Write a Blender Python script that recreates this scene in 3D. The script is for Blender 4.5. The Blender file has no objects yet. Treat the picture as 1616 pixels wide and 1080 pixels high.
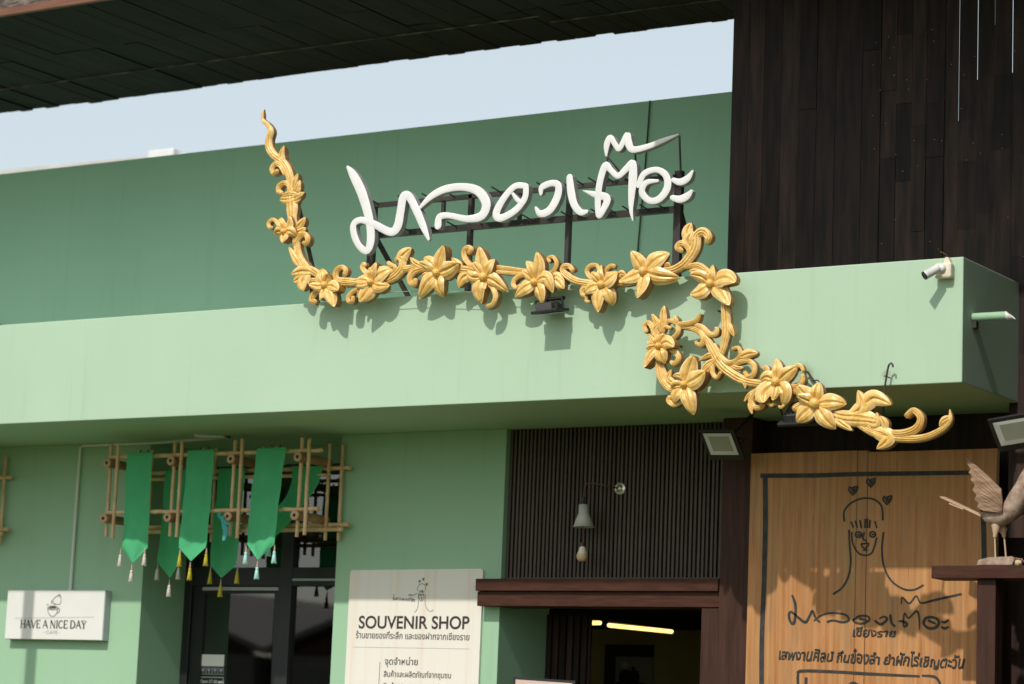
import bpy, math, random
from mathutils import Vector, Matrix
random.seed(7)
# ---------------------------------------------------------------- camera, sky, sun, exposure
scn = bpy.context.scene
col = scn.collection
cam_d = bpy.data.cameras.new("camera"); cam = bpy.data.objects.new("camera", cam_d); col.objects.link(cam)
def cam_axes(yaw, pitch, roll):
    cy, sy = math.cos(yaw), math.sin(yaw)
    f = Vector((sy*math.cos(pitch), cy*math.cos(pitch), math.sin(pitch)))
    r = Vector((cy, -sy, 0)); u = r.cross(f)
    return r*math.cos(roll)+u*math.sin(roll), u*math.cos(roll)-r*math.sin(roll), f
r_, u_, f_ = cam_axes(math.radians(-32.45375), math.radians(8.93197), math.radians(2.31368))
m = Matrix((r_, u_, -f_)).transposed().to_4x4(); m.translation = (9.0, -14.2, 1.6)
cam.matrix_world = m
cam_d.sensor_width = 36; cam_d.lens = 36*4058.249/1616; cam_d.clip_end = 2000
cam_d.dof.use_dof = True; cam_d.dof.focus_distance = 16.6; cam_d.dof.aperture_fstop = 1.8
scn.camera = cam
SUN = Vector((-.05, 1, -1.03))                       # the way the sunlight travels
w = bpy.data.worlds.new("World"); scn.world = w; w.use_nodes = True
nt = w.node_tree; bg = nt.nodes["Background"]; sky = nt.nodes.new("ShaderNodeTexSky")
sky.sky_type = 'NISHITA'; sky.sun_disc = False; sky.sun_elevation = math.radians(45.8); sky.sun_rotation = math.radians(180)
sky.air_density = 1.0; sky.dust_density = 2.0; sky.ozone_density = 1.0
veil = nt.nodes.new("ShaderNodeMixRGB"); veil.inputs[0].default_value = .62; veil.inputs[2].default_value = (4.15, 4.4, 4.1, 1)   # thin white haze over the blue
nt.links.new(sky.outputs[0], veil.inputs[1]); nt.links.new(veil.outputs[0], bg.inputs[0]); bg.inputs[1].default_value = 0.13
sun_d = bpy.data.lights.new("sun", 'SUN'); sun_d.energy = 2.1; sun_d.angle = math.radians(.8); sun_d.color = (1, .94, .85)
sun = bpy.data.objects.new("sun", sun_d); col.objects.link(sun)
sun.rotation_euler = SUN.to_track_quat('-Z', 'Y').to_euler(); sun.location = (0, -20, 20)
scn.view_settings.view_transform = 'Standard'; scn.view_settings.look = 'None'
scn.view_settings.exposure = 0.53; scn.view_settings.gamma = 1
scn.cycles.max_bounces = 8; scn.cycles.use_denoising = True
ORN = [[0,"S",[[-2.118,6.0079],[-2.1271,5.9723],[-2.1214,5.928],[-2.0693,5.8829],[-2.041,5.8329],[-2.0575,5.7764],[-2.0441,5.7099],[-1.9914,5.6509],[-1.9268,5.6091],[-1.874,5.5432],[-1.8428,5.4687],[-1.8331,5.3891]],[0.0037,0.0256,0.0295,0.0394,0.0554,0.0652,0.0709,0.0638,0.0642,0.0734,0.0689,0.0702]],[0,"L",[[-1.9064,5.5676],[-1.9295,5.649],[-1.9096,5.7208]],[0.054900000000000004]],[0,"K",[[-1.8947,5.5234],[-1.9337,5.5808],[-1.9805,5.5943],[-2.0066,5.5619],[-1.9935,5.5262],[-1.9616,5.5379]],[0.0483,0.0506,0.0464,0.0455,0.0342,0.0409]],[0,"K",[[-1.8273,5.3671],[-1.8421,5.4185],[-1.8853,5.4494],[-1.9325,5.4332],[-1.9387,5.3942],[-1.9131,5.3799]],[0.0429,0.0479,0.0413,0.0486,0.0444,0.0357]],[0,"L",[[-1.8146,5.3732],[-1.7974,5.4434],[-1.7693,5.5069]],[0.05205]],[0,"L",[[-1.8009,5.365],[-1.7692,5.4124],[-1.7593,5.4603]],[0.04285]],[0,"L",[[-1.7875,5.3603],[-1.7629,5.3833],[-1.7472,5.4092]],[0.035199999999999995]],[0,"L",[[-1.9277,5.3358],[-1.8203,5.3272],[-1.7098,5.3683]],[0.07264999999999999]],[0,"L",[[-1.918,5.3472],[-1.8449,5.3686],[-1.7433,5.3496]],[0.04135]],[0,"L",[[-1.8654,5.3487],[-1.8103,5.3085],[-1.7417,5.3245]],[0.052000000000000005]],[0,"S",[[-1.8272,5.3195],[-1.8172,5.2616],[-1.8108,5.204],[-1.8013,5.1533]],[0.0958,0.1091,0.0872,0.078]],[0,"S",[[-1.7825,5.0665],[-1.7673,4.9943],[-1.7377,4.9143],[-1.6896,4.8403]],[0.0604,0.0468,0.0535,0.0561]],[0,"S",[[-1.7432,5.0636],[-1.7498,4.9931],[-1.7198,4.906],[-1.6545,4.8309]],[0.0442,0.0451,0.0486,0.0463]],[0,"L",[[-1.7152,4.8349],[-1.7629,4.9018],[-1.8207,4.986]],[0.0598]],[0,"F",[[-1.8522,5.0929]],[0.02155],[[[[-1.8522,5.0929],[-1.9068,5.0969],[-1.962,5.0831]],0.06],[[[-1.8522,5.0929],[-1.884,5.1488],[-1.9203,5.2066]],0.0637],[[[-1.8522,5.0929],[-1.8135,5.14],[-1.8047,5.2049]],0.0844],[[[-1.8522,5.0929],[-1.7883,5.0883],[-1.7486,5.0534]],0.0685],[[[-1.8522,5.0929],[-1.8467,5.0498],[-1.8413,5.0081]],0.0769]]],[0,"K",[[-1.9126,5.1188],[-1.9378,5.1672],[-1.9793,5.1939],[-2.0131,5.1728],[-2.002,5.1397],[-1.9814,5.1346]],[0.0373,0.0351,0.0289,0.0344,0.0316,0.0281]],[0,"L",[[-1.7727,5.1156],[-1.7268,5.1442],[-1.6863,5.1873]],[0.06395]],[0,"L",[[-1.7752,5.0873],[-1.7235,5.0942],[-1.6831,5.1125]],[0.0548]],[0,"K",[[-1.77,5.0087],[-1.734,5.0559],[-1.6914,5.067],[-1.6609,5.0364],[-1.6673,5.0015],[-1.6918,5.0067]],[0.0526,0.0592,0.0418,0.046,0.0429,0.0314]],[0,"L",[[-1.6003,4.7921],[-1.696,4.8054],[-1.7831,4.7863]],[0.08785000000000001]],[0,"L",[[-1.6349,4.7944],[-1.6822,4.7269],[-1.6625,4.6623]],[0.0991]],[0,"L",[[-1.6344,4.7873],[-1.7183,4.7503],[-1.7647,4.732]],[0.07569999999999999]],[0,"S",[[-1.6983,4.8409],[-1.6185,4.8074],[-1.5473,4.7676],[-1.4756,4.714]],[0.0419,0.0596,0.0609,0.0435]],[0,"S",[[-1.6139,4.7367],[-1.5446,4.7253],[-1.4918,4.701]],[0.0418,0.0414,0.0418]],[0,"F",[[-1.474,4.6894]],[0.02465],[[[[-1.474,4.6894],[-1.5035,4.7508],[-1.5201,4.8116]],0.0869],[[[-1.474,4.6894],[-1.4512,4.7335],[-1.4231,4.7597]],0.0769],[[[-1.474,4.6894],[-1.3965,4.6741],[-1.3268,4.6405]],0.0795],[[[-1.474,4.6894],[-1.4186,4.6196],[-1.3664,4.5294]],0.0785],[[[-1.474,4.6894],[-1.4835,4.6374],[-1.4929,4.5834]],0.0912],[[[-1.474,4.6894],[-1.5247,4.682],[-1.5839,4.6961]],0.0676]]],[0,"K",[[-1.5058,4.6528],[-1.553,4.6556],[-1.5856,4.6295],[-1.5962,4.5951],[-1.5695,4.5795]],[0.0352,0.046,0.0561,0.0503,0.0426]],[0,"K",[[-1.3817,4.7081],[-1.4056,4.7516],[-1.3954,4.7929],[-1.3542,4.8112],[-1.3189,4.7879],[-1.3241,4.7617]],[0.048,0.0524,0.051,0.0387,0.0395,0.0396]],[0,"S",[[-1.426,4.7389],[-1.3477,4.706],[-1.2715,4.7012],[-1.196,4.7034]],[0.0484,0.0584,0.0601,0.0534]],[0,"S",[[-1.385,4.7206],[-1.2859,4.7099],[-1.2091,4.7006],[-1.1165,4.6903]],[0.0542,0.0517,0.0448,0.0358]],[0,"F",[[-1.0866,4.6862]],[0.0234],[[[[-1.0866,4.6862],[-1.1662,4.7069],[-1.2473,4.703]],0.0767],[[[-1.0866,4.6862],[-1.1531,4.6701],[-1.2323,4.6795]],0.051],[[[-1.0866,4.6862],[-1.088,4.7558],[-1.1273,4.7808]],0.0606],[[[-1.0866,4.6862],[-1.0669,4.7634],[-1.0351,4.8173]],0.0768],[[[-1.0866,4.6862],[-1.0168,4.7333],[-0.9285,4.779]],0.1128],[[[-1.0866,4.6862],[-1.0121,4.6525],[-0.9428,4.6572]],0.0852],[[[-1.0866,4.6862],[-1.1123,4.6183],[-1.1596,4.5517]],0.1093]]],[0,"K",[[-1.114,4.7395],[-1.1534,4.7645],[-1.1797,4.7977],[-1.1702,4.8196],[-1.1562,4.8119]],[0.0363,0.04,0.0435,0.0364,0.027]],[0,"K",[[-1.1298,4.6418],[-1.1898,4.65],[-1.2487,4.6356],[-1.2874,4.6019],[-1.2826,4.5679],[-1.2499,4.566],[-1.2459,4.5904]],[0.0267,0.0333,0.0382,0.0387,0.0345,0.0363,0.0332]],[0,"L",[[-1.1404,4.638],[-1.1885,4.6274],[-1.2035,4.5888]],[0.0387]],[0,"S",[[-1.025,4.6891],[-0.9508,4.7023],[-0.8886,4.734],[-0.8537,4.7763],[-0.8589,4.8212],[-0.8842,4.8452],[-0.9049,4.8332]],[0.0521,0.0635,0.078,0.076,0.0484,0.0329,0.0307]],[0,"L",[[-0.8718,4.8131],[-0.8425,4.8602],[-0.7772,4.9057]],[0.09770000000000001]],[0,"L",[[-0.8372,4.7663],[-0.8568,4.83],[-0.9062,4.8556]],[0.057749999999999996]],[0,"K",[[-0.9528,4.7381],[-0.9139,4.7579],[-0.9074,4.7843],[-0.9375,4.7974],[-0.9599,4.8146]],[0.0303,0.0329,0.031,0.0335,0.0298]],[0,"S",[[-0.869,4.7639],[-0.8162,4.7694],[-0.7631,4.7659],[-0.7101,4.7624]],[0.0464,0.0523,0.0536,0.0446]],[0,"S",[[-0.8525,4.7622],[-0.7839,4.7682],[-0.7157,4.7769],[-0.614,4.7336]],[0.0546,0.0493,0.0414,0.0361]],[0,"L",[[-0.6652,4.7631],[-0.7355,4.7965],[-0.7816,4.8401]],[0.045399999999999996]],[0,"K",[[-0.6836,4.759],[-0.7452,4.7473],[-0.7805,4.7076],[-0.775,4.6653],[-0.7431,4.6528],[-0.7339,4.6774]],[0.0528,0.0623,0.0542,0.0434,0.0454,0.0413]],[0,"L",[[-0.6258,4.7239],[-0.6685,4.7109],[-0.6808,4.6856]],[0.03895]],[0,"F",[[-0.5482,4.7163]],[0.02725],[[[[-0.5482,4.7163],[-0.5252,4.806],[-0.4757,4.894]],0.1099],[[[-0.5482,4.7163],[-0.6047,4.7905],[-0.6658,4.8312]],0.0766],[[[-0.5482,4.7163],[-0.6281,4.7659],[-0.7202,4.8023]],0.0571],[[[-0.5482,4.7163],[-0.4597,4.7288],[-0.3639,4.7666]],0.1061],[[[-0.5482,4.7163],[-0.5343,4.6294],[-0.5044,4.5523]],0.0967],[[[-0.5482,4.7163],[-0.6219,4.6505],[-0.7084,4.5539]],0.1045]]],[0,"L",[[-0.4407,4.7171],[-0.3877,4.7552],[-0.4445,4.8136]],[0.06384999999999999]],[0,"S",[[-0.4421,4.7432],[-0.3498,4.7294],[-0.2822,4.7146],[-0.2017,4.6759]],[0.0465,0.0616,0.061,0.0408]],[0,"L",[[-0.2694,4.7009],[-0.3531,4.6752],[-0.3831,4.6072]],[0.0884]],[0,"K",[[-0.2467,4.7304],[-0.3027,4.76],[-0.3447,4.8095],[-0.3502,4.8566],[-0.3208,4.8779],[-0.2926,4.8604],[-0.3069,4.8432]],[0.0359,0.0397,0.0435,0.0449,0.0385,0.0398,0.0368]],[0,"F",[[-0.1709,4.6636]],[0.03],[[[[-0.1709,4.6636],[-0.1939,4.7631],[-0.2034,4.8697]],0.099],[[[-0.1709,4.6636],[-0.229,4.7396],[-0.2424,4.7663]],0.0562],[[[-0.1709,4.6636],[-0.1322,4.7332],[-0.0973,4.7798]],0.0853],[[[-0.1709,4.6636],[-0.2494,4.6635],[-0.3275,4.7109]],0.0723],[[[-0.1709,4.6636],[-0.0914,4.6329],[0.0028,4.5605]],0.0898],[[[-0.1709,4.6636],[-0.2031,4.5833],[-0.1851,4.4871]],0.1002]]],[0,"K",[[-0.1508,4.6212],[-0.1069,4.5825],[-0.0834,4.5299],[-0.1019,4.4797],[-0.1402,4.4665]],[0.0292,0.0387,0.0433,0.0394,0.0366]],[0,"S",[[-0.0997,4.7319],[-0.0215,4.7184],[0.0691,4.7031],[0.1786,4.6806]],[0.0319,0.0329,0.03,0.0326]],[0,"S",[[-0.0915,4.698],[0.0058,4.6834],[0.1346,4.6669]],[0.0303,0.0302,0.0274]],[0,"K",[[0.1604,4.6597],[0.1031,4.6579],[0.0594,4.6358],[0.0515,4.6005],[0.0782,4.5768],[0.1031,4.589]],[0.0309,0.0351,0.0385,0.0375,0.0326,0.0334]],[0,"F",[[0.2284,4.6032]],[0.0248],[[[[0.2284,4.6032],[0.26,4.7027],[0.2492,4.8024]],0.0801],[[[0.2284,4.6032],[0.203,4.701],[0.1551,4.7493]],0.0509],[[[0.2284,4.6032],[0.1798,4.653],[0.1337,4.6862]],0.0591],[[[0.2284,4.6032],[0.3204,4.6221],[0.3686,4.5263]],0.0858],[[[0.2284,4.6032],[0.2739,4.532],[0.2872,4.4465]],0.0916],[[[0.2284,4.6032],[0.1583,4.5664],[0.0766,4.5152]],0.0919]]],[0,"K",[[0.3065,4.6504],[0.3558,4.6746],[0.3789,4.7223],[0.3519,4.7652],[0.3174,4.762],[0.3247,4.7396]],[0.0332,0.0364,0.0328,0.0273,0.0302,0.0258]],[0,"L",[[0.3439,4.6589],[0.3902,4.6068],[0.4459,4.5488]],[0.0937]],[0,"L",[[0.3391,4.6264],[0.389,4.6342],[0.4473,4.5869]],[0.06085]],[0,"K",[[0.6341,4.5752],[0.5405,4.5919],[0.4705,4.629],[0.4302,4.667],[0.4395,4.6975],[0.4802,4.6948],[0.5031,4.6693]],[0.0509,0.0523,0.0518,0.048,0.0454,0.0386,0.0351]],[0,"S",[[0.6336,4.5861],[0.5525,4.602],[0.5018,4.627],[0.4696,4.6508]],[0.0241,0.0256,0.0243,0.0219]],[0,"F",[[0.7364,4.5554]],[0.02595],[[[[0.7364,4.5554],[0.7183,4.624],[0.7187,4.6916]],0.0642],[[[0.7364,4.5554],[0.6882,4.6097],[0.6468,4.6421]],0.0525],[[[0.7364,4.5554],[0.6601,4.5412],[0.6062,4.5012]],0.0877],[[[0.7364,4.5554],[0.7182,4.4729],[0.7295,4.3727]],0.0927],[[[0.7364,4.5554],[0.791,4.4901],[0.8109,4.4164]],0.0813],[[[0.7364,4.5554],[0.8053,4.5915],[0.8494,4.6344]],0.1021]]],[0,"K",[[0.6765,4.5942],[0.6323,4.6187],[0.6091,4.6581],[0.6356,4.6889],[0.6819,4.6886],[0.7014,4.6629]],[0.0321,0.0344,0.0375,0.0353,0.0298,0.0284]],[0,"K",[[0.7486,4.6329],[0.7597,4.6618],[0.7866,4.679],[0.8112,4.6746]],[0.0282,0.034,0.033,0.031]],[0,"K",[[0.635,4.5535],[0.5861,4.5403],[0.5812,4.5081],[0.6131,4.4845],[0.6141,4.4601],[0.6422,4.4515]],[0.0458,0.049,0.0367,0.0288,0.0259,0.0191]],[0,"S",[[0.8121,4.5749],[0.8856,4.5623],[0.9701,4.5704]],[0.0427,0.0487,0.0522]],[0,"L",[[0.8361,4.5842],[0.8649,4.6254],[0.9052,4.604]],[0.045899999999999996]],[0,"S",[[0.8206,4.5691],[0.8988,4.5642],[0.9886,4.5844]],[0.0462,0.0471,0.042]],[0,"F",[[1.0419,4.6238]],[0.02865],[[[[1.0419,4.6238],[1.0039,4.6922],[0.9615,4.757]],0.085],[[[1.0419,4.6238],[1.1261,4.6897],[1.2093,4.7354]],0.1103],[[[1.0419,4.6238],[0.9688,4.5971],[0.8794,4.5637]],0.092],[[[1.0419,4.6238],[1.0417,4.541],[1.0246,4.4439]],0.0975],[[[1.0419,4.6238],[1.1553,4.5852],[1.2859,4.5735]],0.1015]]],[0,"S",[[1.1151,4.6391],[1.2113,4.6214],[1.2992,4.6469],[1.3605,4.7023],[1.3934,4.7567],[1.401,4.8129]],[0.0339,0.0579,0.0679,0.0766,0.0836,0.0767]],[0,"L",[[1.3573,4.799],[1.3394,4.8628],[1.3647,4.9206]],[0.0854]],[0,"L",[[1.3715,4.7526],[1.3508,4.8051],[1.3744,4.8545]],[0.0941]],[0,"K",[[1.3763,4.7976],[1.4249,4.8508],[1.4657,4.8479],[1.4918,4.8148],[1.4833,4.7872]],[0.0638,0.0681,0.0638,0.0581,0.0384]],[0,"K",[[1.3548,4.6857],[1.3564,4.7309],[1.3328,4.778],[1.2945,4.7892],[1.2763,4.7649],[1.3023,4.7432]],[0.0255,0.0341,0.04,0.0477,0.0503,0.0341]],[0,"L",[[1.1787,4.6463],[1.2036,4.6617],[1.2231,4.6491]],[0.0297]],[1,"S",[[1.3312,4.6363],[1.4128,4.6411],[1.4765,4.607],[1.5282,4.5502]],[0.0289,0.0475,0.0478,0.0343]],[1,"L",[[1.4902,4.5695],[1.4204,4.6022],[1.3541,4.611]],[0.0446]],[1,"L",[[1.4716,4.565],[1.4089,4.569],[1.3702,4.5998]],[0.033600000000000005]],[1,"F",[[1.5262,4.5138]],[0.02705],[[[[1.5262,4.5138],[1.5306,4.5725],[1.5242,4.6393]],0.0626],[[[1.5262,4.5138],[1.6277,4.5439],[1.7162,4.5093]],0.1079],[[[1.5262,4.5138],[1.5994,4.4561],[1.6762,4.3633]],0.0878],[[[1.5262,4.5138],[1.4623,4.4643],[1.3952,4.4486]],0.0906],[[[1.5262,4.5138],[1.4655,4.5598],[1.3867,4.5761]],0.0724]]],[1,"S",[[1.6157,4.3805],[1.6247,4.3026],[1.632,4.2131],[1.6228,4.1483],[1.6083,4.0838],[1.5608,4.0208],[1.503,3.97]],[0.0624,0.071,0.0694,0.0586,0.048,0.0526,0.0588]],[1,"L",[[1.6455,4.2658],[1.6667,4.2172],[1.6974,4.173]],[0.0407]],[1,"S",[[1.2867,4.2582],[1.3676,4.2461],[1.4352,4.2204],[1.4934,4.1667],[1.5423,4.087],[1.5976,4.0043],[1.6682,3.9451],[1.761,3.8941],[1.8589,3.8712],[1.9362,3.8692]],[0.0328,0.0367,0.0429,0.0525,0.0657,0.0702,0.0662,0.0628,0.0524,0.0468]],[1,"K",[[1.4555,4.2104],[1.48,4.1703],[1.4647,4.1324],[1.4312,4.14],[1.4239,4.1571]],[0.0378,0.0463,0.0401,0.025,0.0193]],[1,"K",[[1.4138,4.2634],[1.4679,4.2396],[1.5223,4.195],[1.5654,4.1928],[1.5731,4.2221],[1.5576,4.2319]],[0.0295,0.0392,0.0377,0.0307,0.0274,0.0213]],[1,"K",[[1.5511,4.1222],[1.5995,4.0487],[1.6598,4.0092],[1.7149,4.0256],[1.7399,4.0628],[1.7225,4.099],[1.6867,4.0948]],[0.0375,0.0425,0.0351,0.0319,0.0303,0.027,0.0253]],[1,"K",[[1.6333,4.0175],[1.7187,4.0077],[1.79,4.0162],[1.8351,3.9819],[1.8345,3.932],[1.7961,3.9161],[1.776,3.9404]],[0.0265,0.0344,0.0361,0.0385,0.0379,0.0304,0.028]],[1,"L",[[1.7309,4.0366],[1.7953,4.0572],[1.8666,4.0579]],[0.0634]],[1,"L",[[1.6534,4.0048],[1.7131,3.9755],[1.762,3.9734]],[0.0293]],[1,"L",[[1.7151,3.9077],[1.7679,3.882],[1.7821,3.8404]],[0.030449999999999998]],[1,"F",[[2.0002,3.8724]],[0.02915],[[[[2.0002,3.8724],[2.0046,3.948],[1.9854,4.0201]],0.0797],[[[2.0002,3.8724],[2.0693,3.9161],[2.1348,3.9656]],0.0812],[[[2.0002,3.8724],[1.9352,3.9043],[1.8716,3.8777]],0.0741],[[[2.0002,3.8724],[1.9252,3.7996],[1.9397,3.7408]],0.1086],[[[2.0002,3.8724],[2.0595,3.8003],[2.0361,3.7199]],0.0999],[[[2.0002,3.8724],[2.0021,3.8025],[1.9938,3.7534]],0.0514]]],[1,"K",[[1.9348,3.9219],[1.9275,3.9514],[1.9143,3.9637]],[0.0317,0.0403,0.0416]],[1,"K",[[2.0711,3.8463],[2.1284,3.841],[2.1689,3.8655],[2.1699,3.9031]],[0.029,0.0333,0.0331,0.0267]],[1,"K",[[2.0943,3.9325],[2.1252,3.966],[2.157,3.9646],[2.1716,3.9378]],[0.0381,0.0369,0.0277,0.0243]],[1,"K",[[1.9199,3.759],[1.9592,3.7285],[1.9814,3.7393]],[0.0236,0.0208,0.0209]],[1,"K",[[2.061,3.7422],[2.0299,3.7143],[2.0137,3.7236]],[0.0226,0.0218,0.0174]],[1,"K",[[1.9045,3.853],[1.8411,3.8146],[1.8199,3.7628],[1.8502,3.7208],[1.8951,3.725],[1.9069,3.7654],[1.874,3.7899],[1.8585,3.7672]],[0.0344,0.0424,0.0426,0.0372,0.0378,0.0328,0.0269,0.0259]],[1,"L",[[1.8663,3.837],[1.8092,3.7983],[1.7792,3.7584]],[0.03065]],[1,"L",[[1.8163,3.7746],[1.8177,3.7278],[1.8371,3.6792]],[0.0332]],[1,"S",[[2.0844,3.8225],[2.1292,3.8091],[2.1929,3.7893]],[0.0402,0.0459,0.0515]],[1,"L",[[1.5594,4.0683],[1.5068,4.0589],[1.4493,4.0319]],[0.03425]],[1,"L",[[1.5603,4.0386],[1.502,3.9998],[1.4637,3.9539]],[0.0392]],[1,"K",[[1.5417,3.998],[1.55,3.9443],[1.5805,3.9164],[1.6027,3.945]],[0.0394,0.035,0.0286,0.0263]],[1,"F",[[1.1729,4.1347]],[0.0215],[[[[1.1729,4.1347],[1.1315,4.1653],[1.1014,4.217]],0.0372],[[[1.1729,4.1347],[1.1242,4.1442],[1.0911,4.1673]],0.032],[[[1.1729,4.1347],[1.1248,4.1263],[1.0888,4.1173]],0.0334],[[[1.1729,4.1347],[1.1552,4.1785],[1.1456,4.2219]],0.0394],[[[1.1729,4.1347],[1.1996,4.1727],[1.2184,4.211]],0.073],[[[1.1729,4.1347],[1.2364,4.153],[1.2951,4.1202]],0.0831],[[[1.1729,4.1347],[1.191,4.0767],[1.2153,4.0222]],0.0819],[[[1.1729,4.1347],[1.1184,4.0801],[1.0933,3.9919]],0.0689]]],[1,"L",[[1.1922,4.2696],[1.1819,4.3346],[1.1894,4.3973]],[0.05245]],[1,"L",[[1.1532,4.2358],[1.135,4.2941],[1.1024,4.3477]],[0.04815]],[1,"L",[[1.1781,4.2131],[1.1721,4.2707],[1.1622,4.3228]],[0.048049999999999995]],[1,"L",[[1.2648,4.2586],[1.2756,4.2937],[1.2664,4.3299]],[0.044]],[1,"L",[[1.1552,4.1785],[1.129,4.2371],[1.1595,4.2857]],[0.055749999999999994]],[1,"K",[[1.1302,4.2012],[1.1121,4.2559],[1.0785,4.2915],[1.0508,4.2735],[1.0643,4.2369]],[0.0473,0.0461,0.0369,0.0346,0.0315]],[1,"K",[[1.2884,4.2716],[1.368,4.273],[1.427,4.289],[1.451,4.3304]],[0.0325,0.038,0.0358,0.0193]],[1,"K",[[1.2515,4.1808],[1.294,4.2214],[1.2801,4.2792],[1.2234,4.2965],[1.2044,4.2653],[1.2371,4.2493]],[0.0358,0.0389,0.0338,0.0311,0.0299,0.024]],[1,"K",[[1.2379,4.1101],[1.2824,4.0938],[1.3038,4.0501],[1.273,4.0195],[1.255,4.031]],[0.0317,0.0363,0.0419,0.0362,0.0285]],[1,"S",[[1.1512,4.0643],[1.1623,3.9782],[1.1969,3.9056],[1.2627,3.8532],[1.3416,3.8713]],[0.0561,0.0537,0.0508,0.0435,0.0293]],[1,"S",[[1.1809,4.0201],[1.2158,3.9403],[1.2775,3.8881],[1.3493,3.8781]],[0.031,0.0346,0.0324,0.0253]],[1,"L",[[1.3098,3.8726],[1.2363,3.9253],[1.255,3.9848]],[0.0473]],[1,"L",[[1.364,3.9128],[1.3154,3.9432],[1.2677,3.9417]],[0.042499999999999996]],[1,"F",[[1.3611,3.8811]],[0.02265],[[[[1.3611,3.8811],[1.3937,3.9752],[1.4344,4.0582]],0.1041],[[[1.3611,3.8811],[1.4511,3.9092],[1.5283,3.9538]],0.1048],[[[1.3611,3.8811],[1.3999,3.7844],[1.4252,3.6885]],0.0866],[[[1.3611,3.8811],[1.3035,3.8233],[1.2738,3.7608]],0.0953],[[[1.3611,3.8811],[1.3019,3.8729],[1.2547,3.8536]],0.0589]]],[1,"K",[[1.3288,3.78],[1.2819,3.757],[1.2412,3.7832],[1.2467,3.8078]],[0.0452,0.0354,0.0347,0.029]],[1,"F",[[2.2649,3.7279]],[0.03295],[[[[2.2649,3.7279],[2.2069,3.7822],[2.1627,3.8404]],0.1023],[[[2.2649,3.7279],[2.2774,3.7968],[2.2854,3.8589]],0.0761],[[[2.2649,3.7279],[2.3776,3.7324],[2.4619,3.7207]],0.0968],[[[2.2649,3.7279],[2.3328,3.6391],[2.3952,3.5725]],0.0994],[[[2.2649,3.7279],[2.1906,3.6699],[2.133,3.6216]],0.1043],[[[2.2649,3.7279],[2.2172,3.747],[2.1596,3.7753]],0.0775]]],[1,"K",[[2.1702,3.7314],[2.1419,3.7194],[2.128,3.7069]],[0.0364,0.0461,0.0517]],[1,"S",[[2.3032,3.7006],[2.4169,3.6449],[2.5473,3.6276],[2.6582,3.6111]],[0.0687,0.0938,0.1065,0.0763]],[1,"L",[[2.4637,3.6347],[2.5643,3.6998],[2.5391,3.802]],[0.09204999999999999]],[1,"L",[[2.565,3.6655],[2.6371,3.7485],[2.7588,3.7056]],[0.10595]],[1,"L",[[2.4916,3.6338],[2.6122,3.6126],[2.6364,3.5479]],[0.1095]],[1,"L",[[2.3701,3.6465],[2.4365,3.6013],[2.5071,3.5579]],[0.0516]],[1,"L",[[2.603,3.6129],[2.6585,3.594],[2.6663,3.662]],[0.061950000000000005]],[1,"S",[[2.5294,3.5983],[2.6505,3.5347],[2.7879,3.5051],[2.9506,3.5003],[3.0663,3.5388],[3.1277,3.5955],[3.1285,3.6643]],[0.0341,0.049,0.0523,0.0468,0.0436,0.0376,0.0071]],[1,"K",[[2.6961,3.5418],[2.8328,3.5308],[2.9226,3.5601],[2.9469,3.6184],[2.9029,3.6639],[2.8627,3.6382]],[0.0382,0.0512,0.0551,0.0491,0.0437,0.0409]],[1,"L",[[2.6225,3.5568],[2.7424,3.5064],[2.6725,3.4405]],[0.09635]],[1,"L",[[3.1318,3.6206],[3.0922,3.5967],[3.0704,3.5638]],[0.04425]],[1,"L",[[2.7234,3.5494],[2.7133,3.6008],[2.6851,3.64]],[0.049]]]
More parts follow.
